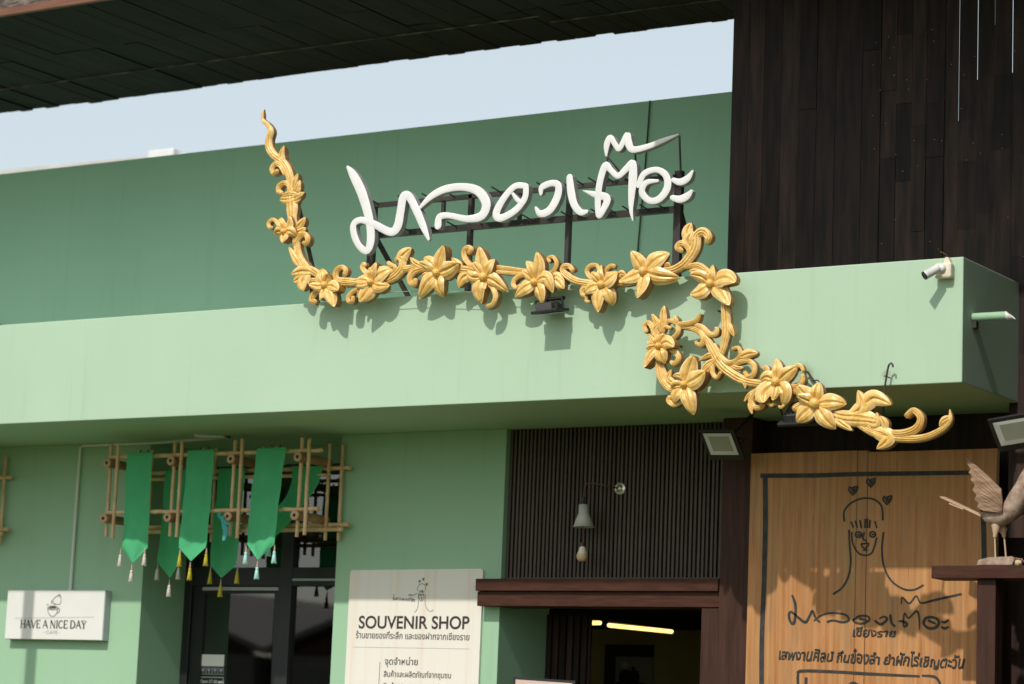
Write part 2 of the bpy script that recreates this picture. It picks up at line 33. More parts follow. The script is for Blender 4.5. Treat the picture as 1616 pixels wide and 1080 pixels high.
LET = [[[[[-1.4996,5.5774],[-1.4414,5.5081],[-1.367,5.3898],[-1.307,5.2495],[-1.2736,5.1358],[-1.2632,5.0242],[-1.2897,4.9596],[-1.3526,4.9909],[-1.4054,5.0741],[-1.416,5.1544],[-1.3545,5.1816],[-1.2476,5.1466],[-1.1019,5.0788],[-1.0417,5.1106],[-1.0212,5.2115],[-1.0028,5.3173],[-0.9521,5.3132],[-0.8848,5.2088],[-0.8229,5.0943],[-0.7753,5.0019]],[0.0173,0.0633,0.0759,0.0702,0.0661,0.0657,0.0528,0.047,0.0518,0.0511,0.0451,0.0498,0.0562,0.0688,0.0652,0.065,0.0586,0.0591,0.0524,0.021]]],[[[[-0.8759,5.2159],[-0.7785,5.2992],[-0.6612,5.3444],[-0.5151,5.3479],[-0.3899,5.3096],[-0.3187,5.2187],[-0.3506,5.1363],[-0.4673,5.1221],[-0.6146,5.1566],[-0.6932,5.1517],[-0.7029,5.0932]],[0.0185,0.0468,0.0533,0.0528,0.0615,0.0709,0.0635,0.0467,0.0403,0.0506,0.0563]]],[[[[-0.0152,5.3141],[-0.0967,5.3162],[-0.1819,5.2386],[-0.2344,5.1428],[-0.1935,5.1074],[-0.0836,5.151],[-0.0113,5.228],[-0.0043,5.307]],[0.0405,0.0444,0.0508,0.0582,0.0506,0.0488,0.0471,0.0431]],[[[-0.1123,5.2714],[-0.0693,5.2219],[-0.0274,5.1956]],[0.0192,0.0311,0.0212]]],[[[[0.1143,5.2484],[0.121,5.2936],[0.1987,5.3145],[0.2483,5.2921],[0.2429,5.2166],[0.1892,5.1328],[0.1169,5.1126],[0.08,5.1535]],[0.025,0.0455,0.0434,0.0497,0.0571,0.0556,0.0451,0.0221]]],[[[[0.3328,5.3412],[0.3491,5.2413],[0.3788,5.1512],[0.429,5.099],[0.4753,5.0984]],[0.0481,0.0577,0.0518,0.0444,0.0275]]],[[[[0.4402,5.2429],[0.5304,5.2114],[0.6253,5.1767],[0.5994,5.1008],[0.5669,5.0658],[0.5572,5.1792],[0.5695,5.2985],[0.6046,5.3979],[0.6484,5.364],[0.7042,5.3202],[0.7617,5.3602],[0.8107,5.3948],[0.8176,5.3],[0.8118,5.1885],[0.8123,5.0842],[0.8284,5.0116]],[0.0059,0.0412,0.0538,0.0452,0.0385,0.0482,0.0488,0.0514,0.0387,0.0395,0.0471,0.0514,0.0643,0.0508,0.0301,0.0099]]],[[[[0.609,5.4609],[0.6094,5.5363],[0.6347,5.5853],[0.6793,5.5268],[0.7089,5.5045],[0.7614,5.59],[0.7752,5.536],[0.8106,5.4878],[0.924,5.4984],[1.0392,5.5295],[1.1504,5.5578]],[0.0138,0.0454,0.0392,0.0365,0.0375,0.0432,0.0543,0.0442,0.0378,0.0318,0.0095]]],[[[[0.8631,5.2469],[0.9005,5.3183],[0.9929,5.3371],[1.0641,5.2894],[1.0751,5.2085],[1.0197,5.142],[0.9454,5.1361],[0.8883,5.1972],[0.9194,5.2571],[1.0122,5.2612]],[0.0447,0.0434,0.0383,0.0462,0.0541,0.0489,0.0406,0.046,0.0393,0.0182]]],[[[[1.1178,5.2582],[1.1676,5.2407],[1.221,5.2583],[1.2571,5.3024]],[0.0318,0.045,0.0458,0.02]],[[[1.1152,5.1417],[1.1715,5.1268],[1.2248,5.1431],[1.2611,5.1784]],[0.0348,0.048,0.0485,0.0198]]]]
BRD = [[[[1.9383,3.1263],[1.9355,3.1895],[1.9836,3.2436],[2.0648,3.2724],[2.1465,3.2628],[2.199,3.2156],[2.2079,3.1312]],[0.0134,0.0135,0.0129,0.0124,0.0123,0.013,0.0132]],[[[1.9862,3.1203],[2.0018,3.0845]],[0.0117,0.0117]],[[[2.0159,3.1254],[2.0286,3.0842]],[0.0117,0.0117]],[[[2.0485,3.1291],[2.0583,3.0839]],[0.0118,0.0118]],[[[2.0854,3.1354],[2.085,3.0836]],[0.0133,0.0133]],[[[2.1002,3.138],[2.1013,3.0834]],[0.0133,0.0133]],[[[2.1196,3.1282],[2.116,3.0833]],[0.0118,0.0118]],[[[2.1537,3.121],[2.1677,3.08]],[0.0116,0.0116]],[[[1.9725,3.0657],[1.9789,2.9727],[1.9884,2.8773],[1.9785,2.782],[1.9356,2.7004],[1.871,2.6554]],[0.0134,0.0134,0.0134,0.0134,0.0131,0.0128]],[[[1.9921,3.0518],[1.9995,2.9862],[2.0349,2.9247],[2.0871,2.904],[2.1384,2.9241],[2.1675,3.0148]],[0.0119,0.0117,0.0113,0.0109,0.0116,0.0118]],[[[2.2139,3.0496],[2.2056,2.944],[2.2208,2.8357],[2.2737,2.7412],[2.3619,2.6876],[2.4342,2.685],[2.4928,2.7132]],[0.0132,0.0132,0.013,0.0126,0.0121,0.0121,0.0123]],[[[2.0622,3.0375],[2.0569,3.0259],[2.0431,3.0201],[2.0278,3.0232],[2.0185,3.0335],[2.0199,3.0459],[2.0314,3.0543],[2.0471,3.0544],[2.0593,3.0461],[2.0618,3.0337]],[0.0118,0.0116,0.011,0.011,0.0117,0.0118,0.0111,0.0109,0.0114,0.0118]],[[[2.0341,3.0364],[2.0489,3.0363]],[0.0136,0.0136]],[[[2.1597,3.0379],[2.1548,3.0263],[2.142,3.0206],[2.1278,3.0236],[2.1192,3.0339],[2.1205,3.0463],[2.1311,3.0546],[2.1457,3.0547],[2.157,3.0465],[2.1593,3.0342]],[0.0118,0.0115,0.0109,0.011,0.0117,0.0117,0.0111,0.0109,0.0114,0.0117]],[[[2.1346,3.0382],[2.1464,3.0381]],[0.0122,0.0122]],[[[2.0797,3.051],[2.0717,3.0088],[2.097,3.0004]],[0.0119,0.0117,0.0109]],[[[2.0605,2.9776],[2.1107,2.9799],[2.0936,2.9501],[2.0713,2.9557],[2.0605,2.9749]],[0.0109,0.0112,0.0113,0.0111,0.0115]],[[[2.0761,2.9367],[2.1027,2.9379]],[0.0109,0.0109]],[[[1.9724,3.3482],[1.9669,3.3263],[1.9944,3.2956]],[0.0135,0.0132,0.0128]],[[[1.9725,3.3454],[1.9935,3.3395],[1.9994,3.3449],[2.0261,3.3499]],[0.0123,0.0124,0.0127,0.0125]],[[[2.0261,3.3471],[2.0178,3.3198],[1.9944,3.2956]],[0.0135,0.0134,0.0132]],[[[1.9848,3.3287],[2.0116,3.3309]],[0.0138,0.0138]],[[[1.991,3.3148],[2.0058,3.3201]],[0.0113,0.0113]],[[[2.0979,3.3978],[2.0924,3.376],[2.1197,3.3453]],[0.0134,0.0131,0.0127]],[[[2.098,3.395],[2.1188,3.3891],[2.1247,3.3945],[2.1512,3.3994]],[0.0123,0.0123,0.0126,0.0125]],[[[2.1512,3.3967],[2.1429,3.3695],[2.1197,3.3453]],[0.0134,0.0133,0.0131]],[[[2.1102,3.3784],[2.1368,3.3805]],[0.0138,0.0138]],[[[2.1164,3.3645],[2.1311,3.3697]],[0.0112,0.0112]],[[[2.2139,3.2821],[2.2084,3.2604],[2.2354,3.23]],[0.0133,0.013,0.0126]],[[[2.2139,3.2794],[2.2346,3.2736],[2.2404,3.2789],[2.2667,3.2839]],[0.0122,0.0123,0.0125,0.0124]],[[[2.2668,3.2812],[2.2585,3.2542],[2.2354,3.23]],[0.0132,0.0132,0.013]],[[[2.226,3.2629],[2.2524,3.2651]],[0.0137,0.0137]],[[[2.2321,3.2491],[2.2467,3.2543]],[0.0112,0.0111]],[[[1.3327,3.435],[1.6931,3.4285],[1.9946,3.4302],[2.4363,3.4259],[2.8517,3.422]],[0.0295,0.0292,0.0289,0.0285,0.0281]],[[[1.3592,3.4358],[1.3687,3.1445],[1.3708,2.7274],[1.3649,2.3821],[1.3707,2.0597]],[0.0342,0.0341,0.034,0.0339,0.0338]],[[[2.8861,3.2584],[2.9008,2.8601],[2.8942,2.5963],[2.8961,2.0924]],[0.0338,0.0336,0.0336,0.0334]],[[[1.5786,2.6441],[1.6008,2.5896],[1.604,2.5326],[1.5949,2.4675],[1.5694,2.4737],[1.5573,2.5241],[1.5768,2.5381],[1.6228,2.5043],[1.6757,2.4722],[1.7036,2.5089],[1.7251,2.5456],[1.7485,2.5012],[1.7777,2.4755]],[0.0125,0.0179,0.0144,0.0178,0.014,0.0163,0.0115,0.0134,0.0162,0.0141,0.0146,0.0138,0.0101]],[[[1.7382,2.4833],[1.7927,2.5201],[1.8724,2.5344],[1.9567,2.5229],[1.9838,2.4925],[1.9445,2.4745],[1.8735,2.486],[1.8338,2.476]],[0.0085,0.0099,0.0097,0.0114,0.0141,0.0113,0.0113,0.0131]],[[[2.0147,2.4887],[2.058,2.5156],[2.1149,2.5136],[2.1267,2.4897],[2.0809,2.4677],[2.0281,2.4752],[2.0146,2.4936]],[0.0116,0.0113,0.0113,0.012,0.0113,0.0114,0.0102]],[[[2.0583,2.4995],[2.1023,2.4895]],[0.0113,0.0112]],[[[2.1651,2.4868],[2.2073,2.4632],[2.25,2.4954],[2.228,2.5128],[2.1979,2.5006]],[0.0114,0.016,0.0137,0.0112,0.0081]],[[[2.2712,2.5211],[2.2807,2.4734],[2.3044,2.4521]],[0.0155,0.0153,0.0116]],[[[2.3279,2.4857],[2.3623,2.482],[2.3884,2.4664],[2.3672,2.4488],[2.3622,2.49],[2.37,2.5361],[2.3963,2.5045],[2.4512,2.5501],[2.469,2.5067],[2.4727,2.434]],[0.0064,0.016,0.0137,0.0115,0.0086,0.0097,0.0096,0.0111,0.0119,0.0051]],[[[2.3475,2.5956],[2.351,2.637],[2.399,2.5974],[2.4453,2.6452],[2.4672,2.6136],[2.4888,2.6002],[2.582,2.6219],[2.7502,2.658]],[0.0069,0.0096,0.0096,0.0096,0.0099,0.0095,0.0127,0.0111]],[[[2.4993,2.4753],[2.5116,2.503],[2.5497,2.512],[2.5923,2.4997],[2.6029,2.4723],[2.5762,2.4445],[2.5296,2.444],[2.5011,2.4674]],[0.0169,0.0163,0.0142,0.0162,0.0169,0.016,0.0159,0.0147]],[[[2.5331,2.4898],[2.5775,2.472]],[0.0143,0.0127]],[[[2.6222,2.4827],[2.6433,2.4805],[2.6667,2.494]],[0.011,0.0142,0.0096]],[[[2.6227,2.4488],[2.6439,2.442],[2.6673,2.4516]],[0.0127,0.0157,0.0095]],[[[1.6338,2.0633],[1.6321,2.1318],[1.6583,2.1581],[1.8985,2.1569],[2.1178,2.1491],[2.475,2.1402]],[0.0161,0.0161,0.0162,0.016,0.0159,0.011]],[[[2.4962,2.1445],[2.5809,2.1384],[2.6152,2.1],[2.6156,2.0765]],[0.0094,0.0143,0.015,0.0135]],[[[1.6908,2.1112],[1.6895,2.0564]],[0.0179,0.0179]],[[[1.9884,2.0709],[2.0231,2.0891],[2.0671,2.0726]],[0.0131,0.0159,0.0113]]]
PL = {"near_wing":[[3.0017,3.4512],[3.0693,3.3981],[3.1532,3.3252],[3.2301,3.2529],[3.2382,3.1823],[3.239,3.108],[3.1805,3.1127],[3.1183,3.1214],[3.0791,3.1416],[3.0904,3.169],[3.0618,3.1891],[3.0757,3.2164],[3.0478,3.2485],[3.0641,3.2758],[3.0353,3.3119],[3.0492,3.3337],[3.0214,3.3557],[3.0362,3.3751],[3.0123,3.4113]],"far_wing":[[3.245,3.237],[3.2495,3.2839],[3.2705,3.3164],[3.2887,3.3051],[3.2932,3.3457],[3.3338,3.3879],[3.3521,3.3562],[3.3746,3.3987],[3.4071,3.4136],[3.424,3.3429],[3.409,3.2028],[3.3279,3.1574]],"body":[[3.0794,3.118],[3.1145,3.094],[3.1725,3.083],[3.2301,3.0964],[3.2789,3.1386],[3.3193,3.1966],[3.353,3.2584],[3.3794,3.3204],[3.4035,3.3628],[3.436,3.3699],[3.4564,3.3577]],"tail":[[2.8282,3.2128],[2.8962,3.18],[2.9891,3.1374],[3.0896,3.0935]],"leg1":[[3.1769,3.0611],[3.1747,3.0345],[3.1703,2.9876],[3.1673,2.9658],[3.1728,2.8393]],"leg2":[[3.1889,3.0477],[3.1942,3.0163],[3.2011,2.9927],[3.203,2.9708],[3.2175,2.8456]],"base":[[3.0792,2.7944],[3.0929,2.8241],[3.1588,2.8394],[3.2492,2.8421],[3.308,2.8449],[3.3188,2.827],[3.3053,2.7937]],"base_knob":[[3.2986,2.8077],[3.3313,2.806],[3.3491,2.8114]]}
# ---------------------------------------------------------------- materials
def mat(name, c, rough=.6, c2=None, scale=6, stretch=(1,1,1), bump=0, bscale=None, metal=0, island=0, detail=4, emit=None, spec=.5, lo=.35, hi=.65, coat=0):
    mt = bpy.data.materials.new(name); mt.use_nodes = True
    N, L = mt.node_tree.nodes, mt.node_tree.links; p = N["Principled BSDF"]
    p.inputs["Base Color"].default_value = (*c, 1); p.inputs["Roughness"].default_value = rough
    p.inputs["Metallic"].default_value = metal; p.inputs["Specular IOR Level"].default_value = spec
    tc = N.new("ShaderNodeTexCoord"); mp = N.new("ShaderNodeMapping"); mp.inputs["Scale"].default_value = stretch
    L.new(tc.outputs["Object"], mp.inputs[0])
    nz = N.new("ShaderNodeTexNoise"); nz.inputs["Scale"].default_value = scale; nz.inputs["Detail"].default_value = detail
    L.new(mp.outputs[0], nz.inputs["Vector"])
    out = None
    if c2:
        rp = N.new("ShaderNodeValToRGB"); rp.color_ramp.elements[0].position = lo; rp.color_ramp.elements[1].position = hi
        rp.color_ramp.elements[0].color = (*c, 1); rp.color_ramp.elements[1].color = (*c2, 1)
        L.new(nz.outputs["Fac"], rp.inputs[0]); out = rp.outputs[0]
    if island:
        g = N.new("ShaderNodeNewGeometry"); h = N.new("ShaderNodeHueSaturation")
        mr = N.new("ShaderNodeMapRange"); mr.inputs[3].default_value = 1-island; mr.inputs[4].default_value = 1+island
        L.new(g.outputs["Random Per Island"], mr.inputs[0]); L.new(mr.outputs[0], h.inputs["Value"])
        if out: L.new(out, h.inputs["Color"])
        else: h.inputs["Color"].default_value = (*c, 1)
        out = h.outputs[0]
    if out: L.new(out, p.inputs["Base Color"])
    if bump:
        b = N.new("ShaderNodeBump"); b.inputs["Strength"].default_value = bump; b.inputs["Distance"].default_value = .004
        if bscale:
            n2 = N.new("ShaderNodeTexNoise"); n2.inputs["Scale"].default_value = bscale; n2.inputs["Detail"].default_value = 6
            L.new(mp.outputs[0], n2.inputs["Vector"]); L.new(n2.outputs["Fac"], b.inputs["Height"])
        else: L.new(nz.outputs["Fac"], b.inputs["Height"])
        L.new(b.outputs[0], p.inputs["Normal"])
    if emit:
        p.inputs["Emission Color"].default_value = (*emit[0], 1); p.inputs["Emission Strength"].default_value = emit[1]
    if coat: p.inputs["Coat Weight"].default_value = coat
    return mt
def green_paint(name, c, c2, stains=()):
    """wall paint: large soft blotches, faint vertical run marks, trowel bump, a few rust stains round fixings"""
    mt = mat(name, c, .62, c2, scale=1.1, stretch=(1,1,.6), bump=.25, bscale=38, spec=.35, lo=.3, hi=.7)
    N, L = mt.node_tree.nodes, mt.node_tree.links; p = N["Principled BSDF"]
    src = p.inputs["Base Color"].links[0].from_socket
    tc = N.new("ShaderNodeTexCoord")
    mp = N.new("ShaderNodeMapping"); mp.inputs["Scale"].default_value = (9, 9, .5); L.new(tc.outputs["Object"], mp.inputs[0])
    nz = N.new("ShaderNodeTexNoise"); nz.inputs["Scale"].default_value = 1.6; nz.inputs["Detail"].default_value = 7; L.new(mp.outputs[0], nz.inputs["Vector"])
    mr = N.new("ShaderNodeMapRange"); mr.inputs[1].default_value = .58; mr.inputs[2].default_value = .8; mr.inputs[3].default_value = 0; mr.inputs[4].default_value = .17
    L.new(nz.outputs["Fac"], mr.inputs[0])
    mx = N.new("ShaderNodeMixRGB"); mx.inputs[2].default_value = (c[0]*.55, c[1]*.55, c[2]*.55, 1)
    L.new(mr.outputs[0], mx.inputs[0]); L.new(src, mx.inputs[1]); out = mx.outputs[0]
    ge = N.new("ShaderNodeNewGeometry")
    for (x, y, z, r, cc) in stains:
        vm = N.new("ShaderNodeVectorMath"); vm.operation = 'DISTANCE'; L.new(ge.outputs["Position"], vm.inputs[0]); vm.inputs[1].default_value = (x, y, z)
        n3 = N.new("ShaderNodeTexNoise"); n3.inputs["Scale"].default_value = 30; L.new(tc.outputs["Object"], n3.inputs["Vector"])
        ml = N.new("ShaderNodeMath"); ml.operation = 'MULTIPLY_ADD'; ml.inputs[1].default_value = r*1.0; L.new(n3.outputs["Fac"], ml.inputs[0]); L.new(vm.outputs["Value"], ml.inputs[2])
        q = N.new("ShaderNodeMapRange"); q.inputs[1].default_value = r*.45; q.inputs[2].default_value = r*1.5; q.inputs[3].default_value = .6; q.inputs[4].default_value = 0
        L.new(ml.outputs[0], q.inputs[0])
        m2 = N.new("ShaderNodeMixRGB"); m2.inputs[2].default_value = (*cc, 1); L.new(q.outputs[0], m2.inputs[0]); L.new(out, m2.inputs[1]); out = m2.outputs[0]
    L.new(out, p.inputs["Base Color"])
    return mt
rust = (.22, .2, .06)
G_FASCIA = green_paint("fascia_green_paint", (.405,.565,.415), (.435,.595,.445), [(2.12,0,3.955,.07,rust),(2.66,0,3.91,.04,rust),(3.148,.14,4.25,.04,rust)])
G_WALL = green_paint("wall_green_paint", (.32,.525,.35), (.35,.555,.38))
G_UP = green_paint("upper_wall_green_paint", (.29,.505,.36), (.315,.535,.39))
WOOD_DK = mat("dark_stained_wood", (.011,.0085,.0075), .62, (.040,.021,.015), scale=3, stretch=(7,7,.8), bump=.5, island=.5, detail=8, spec=.25)
WOOD_RED = mat("reddish_brown_timber", (.050,.019,.012), .6, (.078,.030,.020), scale=3, stretch=(2,6,14), bump=.2, detail=7, spec=.18)
WOOD_POST = mat("brown_timber_post", (.042,.019,.013), .6, (.066,.030,.021), scale=3, stretch=(12,12,1), bump=.2, detail=7, spec=.18)
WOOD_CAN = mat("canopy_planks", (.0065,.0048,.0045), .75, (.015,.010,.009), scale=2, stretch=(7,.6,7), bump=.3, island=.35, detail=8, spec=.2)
TRIM = mat("canopy_trim_wood", (.16,.06,.035), .6, (.22,.09,.05), scale=5, stretch=(.6,5,5), bump=.2)
FASC = mat("weathered_fascia_wood", (.06,.045,.038), .8, (.32,.26,.22), scale=14, stretch=(.5,1,2.2), bump=.3, detail=9, lo=.45, hi=.75)
def gold_mat():
    mt = mat("gold_painted_carving", (.72,.42,.09), .34, (.88,.62,.23), scale=24, bump=.35, bscale=70, metal=.05, detail=5)
    N, L = mt.node_tree.nodes, mt.node_tree.links; p = N["Principled BSDF"]; src = p.inputs["Base Color"].links[0].from_socket
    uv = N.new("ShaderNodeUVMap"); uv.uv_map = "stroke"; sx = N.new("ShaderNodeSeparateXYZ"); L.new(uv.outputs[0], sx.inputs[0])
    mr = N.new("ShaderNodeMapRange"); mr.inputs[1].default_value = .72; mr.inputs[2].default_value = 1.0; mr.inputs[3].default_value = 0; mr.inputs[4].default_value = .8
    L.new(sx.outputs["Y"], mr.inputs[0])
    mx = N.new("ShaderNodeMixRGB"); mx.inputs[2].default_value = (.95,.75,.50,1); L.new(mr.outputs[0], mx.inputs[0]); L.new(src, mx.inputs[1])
    mg = N.new("ShaderNodeMixRGB"); mg.inputs[2].default_value = (.36,.15,.03,1)          # brown mixed in along the cut lines
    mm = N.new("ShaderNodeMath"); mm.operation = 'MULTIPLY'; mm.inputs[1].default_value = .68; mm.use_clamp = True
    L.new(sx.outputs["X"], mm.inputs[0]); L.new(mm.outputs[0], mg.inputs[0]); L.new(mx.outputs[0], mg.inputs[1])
    L.new(mg.outputs[0], p.inputs["Base Color"]); return mt
GOLD = gold_mat()
GOLD_C = mat("gold_flower_centre", (.78,.46,.10), .4, (.84,.56,.2), scale=60, bump=.8, bscale=160, metal=.12)
LETTER_S = mat("letter_sides_painted_shade", (.26,.26,.26), .6, (.34,.34,.34), scale=20)  # shade on the letters' sides, put into the colour as grey
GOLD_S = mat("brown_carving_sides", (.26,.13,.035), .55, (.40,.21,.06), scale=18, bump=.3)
LETTER = mat("white_painted_letters", (.73,.73,.73), .5, (.79,.79,.79), scale=9, bump=.15, bscale=60)
STEEL = mat("black_rusty_steel", (.022,.02,.02), .55, (.045,.03,.024), scale=12, bump=.2)
BLACK = mat("black_powder_coat", (.016,.017,.019), .45, (.022,.023,.025), scale=20)
DKGREY = mat("grey_cast_aluminium", (.07,.065,.072), .5, (.085,.08,.088), scale=20)
IRON = mat("dark_iron_rod", (.02,.022,.02), .6, (.05,.035,.025), scale=40)
LAMP_GLASS = mat("frosted_lamp_glass", (.32,.33,.27), .25, (.38,.38,.32), scale=4)
LAMP_EDGE = mat("bright_reflector", (.62,.63,.60), .3, (.68,.68,.65), scale=4)
WHITE_PL = mat("white_plastic", (.80,.80,.80), .35, (.76,.76,.75), scale=12)
CREAM_PL = mat("yellowed_plastic_box", (.72,.66,.50), .45, (.78,.72,.58), scale=20)
LENS = mat("dark_lens", (.01,.011,.012), .12)
CONDUIT = mat("white_conduit", (.70,.74,.72), .5, (.76,.80,.78), scale=20)
SIGN_W = mat("white_sign_face", (.80,.79,.77), .4, (.77,.77,.75), scale=5)
SIGN_S = mat("grey_sign_side", (.42,.45,.48), .5, (.46,.49,.52), scale=8)
INK = mat("dark_ink", (.035,.028,.03), .6, (.045,.035,.036), scale=30)
INK_G = mat("grey_ink", (.075,.068,.068), .6, (.09,.082,.082), scale=30)
INK_L = mat("pale_grey_ink", (.34,.33,.32), .6, (.38,.37,.36), scale=30)
PINE = mat("pale_pine_print", (.80,.765,.70), .45, (.77,.65,.54), scale=1.5, stretch=(12,12,.35), detail=5, lo=.5, hi=.85)
def board_mat():
    """brown boards: fine upright grain, cloudy fading and grey weathering worn into the varnish"""
    mt = mat("golden_brown_boards", (.38,.155,.05), .55, (.56,.29,.12), scale=2.2, stretch=(16,16,.55), bump=.3, detail=12, island=.08, lo=.3, hi=.72, spec=.3)
    N, L = mt.node_tree.nodes, mt.node_tree.links; p = N["Principled BSDF"]; out = p.inputs["Base Color"].links[0].from_socket
    tc = N.new("ShaderNodeTexCoord")
    for sc_, st, cc, a, b_, amt in ((1.3,(2.2,2.2,.8),(.36,.27,.13),.5,.75,.55),(2.6,(3,3,.5),(.20,.16,.11),.55,.75,.5),(4.5,(1.6,1.6,.7),(.52,.26,.12),.55,.7,.45),(9,(6,6,.4),(.17,.075,.03),.6,.75,.5)):
        mp = N.new("ShaderNodeMapping"); mp.inputs["Scale"].default_value = st; mp.inputs["Location"].default_value = (sc_, 0, sc_*2); L.new(tc.outputs["Object"], mp.inputs[0])
        nz = N.new("ShaderNodeTexNoise"); nz.inputs["Scale"].default_value = sc_; nz.inputs["Detail"].default_value = 7; L.new(mp.outputs[0], nz.inputs["Vector"])
        mr = N.new("ShaderNodeMapRange"); mr.inputs[1].default_value = a; mr.inputs[2].default_value = b_; mr.inputs[4].default_value = amt; L.new(nz.outputs["Fac"], mr.inputs[0])
        mx = N.new("ShaderNodeMixRGB"); mx.inputs[2].default_value = (*cc, 1); L.new(mr.outputs[0], mx.inputs[0]); L.new(out, mx.inputs[1]); out = mx.outputs[0]
    L.new(out, p.inputs["Base Color"]); return mt
BOARD = board_mat()
CHAR = mat("charcoal_paint_lines", (.020,.022,.021), .75, (.045,.048,.045), scale=14)
SLAT = mat("dark_brown_slats", (.062,.046,.034), .6, (.08,.06,.044), scale=6, stretch=(8,8,1), island=.15)
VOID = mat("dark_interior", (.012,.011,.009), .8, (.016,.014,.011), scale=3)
OLIVE = mat("olive_interior_wall", (.34,.28,.08), .8, (.38,.32,.10), scale=3)
FRAME_AL = mat("charcoal_aluminium", (.015,.016,.018), .4, (.02,.021,.023), scale=8)
BAMBOO = mat("golden_bamboo", (.62,.39,.20), .45, (.78,.54,.31), scale=14, stretch=(1,1,.5), bump=.2)
BAMBOO_D = mat("thick_brown_bamboo", (.28,.155,.07), .5, (.42,.25,.12), scale=10, bump=.2)
BAMBOO_END = mat("cut_bamboo_end", (.50,.33,.19), .7, (.58,.40,.24), scale=30)
HOLE = mat("bamboo_hollow", (.03,.02,.015), .9, (.04,.028,.02), scale=30)
TUBE = mat("warm_tube_light", (.9,.75,.4), .4, emit=((1,.62,.2), 1.5))
SPOT = mat("warm_ceiling_spot", (.9,.8,.6), .4, emit=((1,.9,.7), 1.2))
BULB_C = mat("cream_lamp_globe", (.62,.44,.24), .35, (.66,.48,.28), scale=10)
BULB_W = mat("cream_lamp_neck", (.82,.76,.58), .35, (.84,.78,.62), scale=10)
SHADE = mat("pale_metal_shade", (.50,.49,.44), .4, (.56,.55,.50), scale=10)
COPPER_N = mat("dull_nail_heads", (.30,.22,.16), .5, (.4,.32,.25), scale=30)
CHROME = mat("worn_chrome", (.62,.58,.50), .25, metal=.8)
COPPER = mat("brown_cable_arm", (.10,.04,.025), .45, (.13,.055,.035), scale=20)
BIRD_W = mat("weathered_bird_wood", (.22,.15,.11), .8, (.46,.34,.27), scale=22, bump=1.0, detail=10)
BIRD_F = mat("weathered_feather_wood", (.22,.135,.085), .8, (.38,.25,.165), scale=7, stretch=(1.5,3,6), bump=.5, detail=9)
BIRD_L = mat("pale_wood_thigh", (.52,.36,.23), .6, (.58,.42,.28), scale=12, bump=.2)
BIRD_R = mat("reddish_feather_wood", (.34,.15,.10), .75, (.38,.24,.18), scale=10, bump=.4)
PAVE = mat("dry_earth_paving", (.085,.10,.030), .9, (.115,.125,.045), scale=1.2, bump=.3, spec=.2)
ROOFM = mat("pale_metal_roof", (.62,.60,.58), .5, (.55,.53,.5), scale=3)
STUCCO = mat("white_stucco", (.68,.68,.66), .8, (.62,.62,.6), scale=2)
TILE_R = mat("grey_tile_roof", (.10,.095,.09), .8, (.14,.13,.12), scale=9)
WIRE = mat("thin_pale_wire", (.45,.30,.20), .5, (.5,.36,.26), scale=40)
def cloth(name, c):
    mt = mat(name, c, .8, tuple(x*1.12 for x in c), scale=8, bump=.3, bscale=220)
    N, L = mt.node_tree.nodes, mt.node_tree.links; p = N["Principled BSDF"]
    tr = N.new("ShaderNodeBsdfTranslucent"); mx = N.new("ShaderNodeMixShader"); mx.inputs[0].default_value = .3
    tr.inputs[0].default_value = (*[min(1, x*1.3) for x in c], 1)
    L.new(p.outputs[0], mx.inputs[1]); L.new(tr.outputs[0], mx.inputs[2]); L.new(mx.outputs[0], N["Material Output"].inputs[0]); return mt
BANNER = cloth("emerald_banner_cloth", (.095,.54,.25))
T_WHITE = mat("white_tassel_thread", (.62,.58,.52), .8, (.7,.66,.6), scale=60)
T_YEL = mat("mustard_tassel_thread", (.46,.38,.02), .8, (.52,.44,.04), scale=60)
T_AQUA = mat("aqua_tassel_thread", (.40,.74,.70), .8, (.48,.8,.76), scale=60)
T_TOP = mat("pink_beige_tassel_cord", (.52,.34,.24), .8, (.56,.4,.3), scale=60)
AQUA = cloth("aqua_ribbon_cloth", (.12,.50,.50))
def glass_mat():
    mt = bpy.data.materials.new("window_glass"); mt.use_nodes = True
    N, L = mt.node_tree.nodes, mt.node_tree.links; N.remove(N["Principled BSDF"])
    t = N.new("ShaderNodeBsdfTransparent"); t.inputs[0].default_value = (.72,.74,.72,1); g = N.new("ShaderNodeBsdfGlossy"); g.inputs["Roughness"].default_value = .02
    f = N.new("ShaderNodeFresnel"); f.inputs[0].default_value = 2.4; mx = N.new("ShaderNodeMixShader")
    L.new(f.outputs[0], mx.inputs[0]); L.new(t.outputs[0], mx.inputs[1]); L.new(g.outputs[0], mx.inputs[2]); L.new(mx.outputs[0], N["Material Output"].inputs[0]); return mt
GLASS = glass_mat()

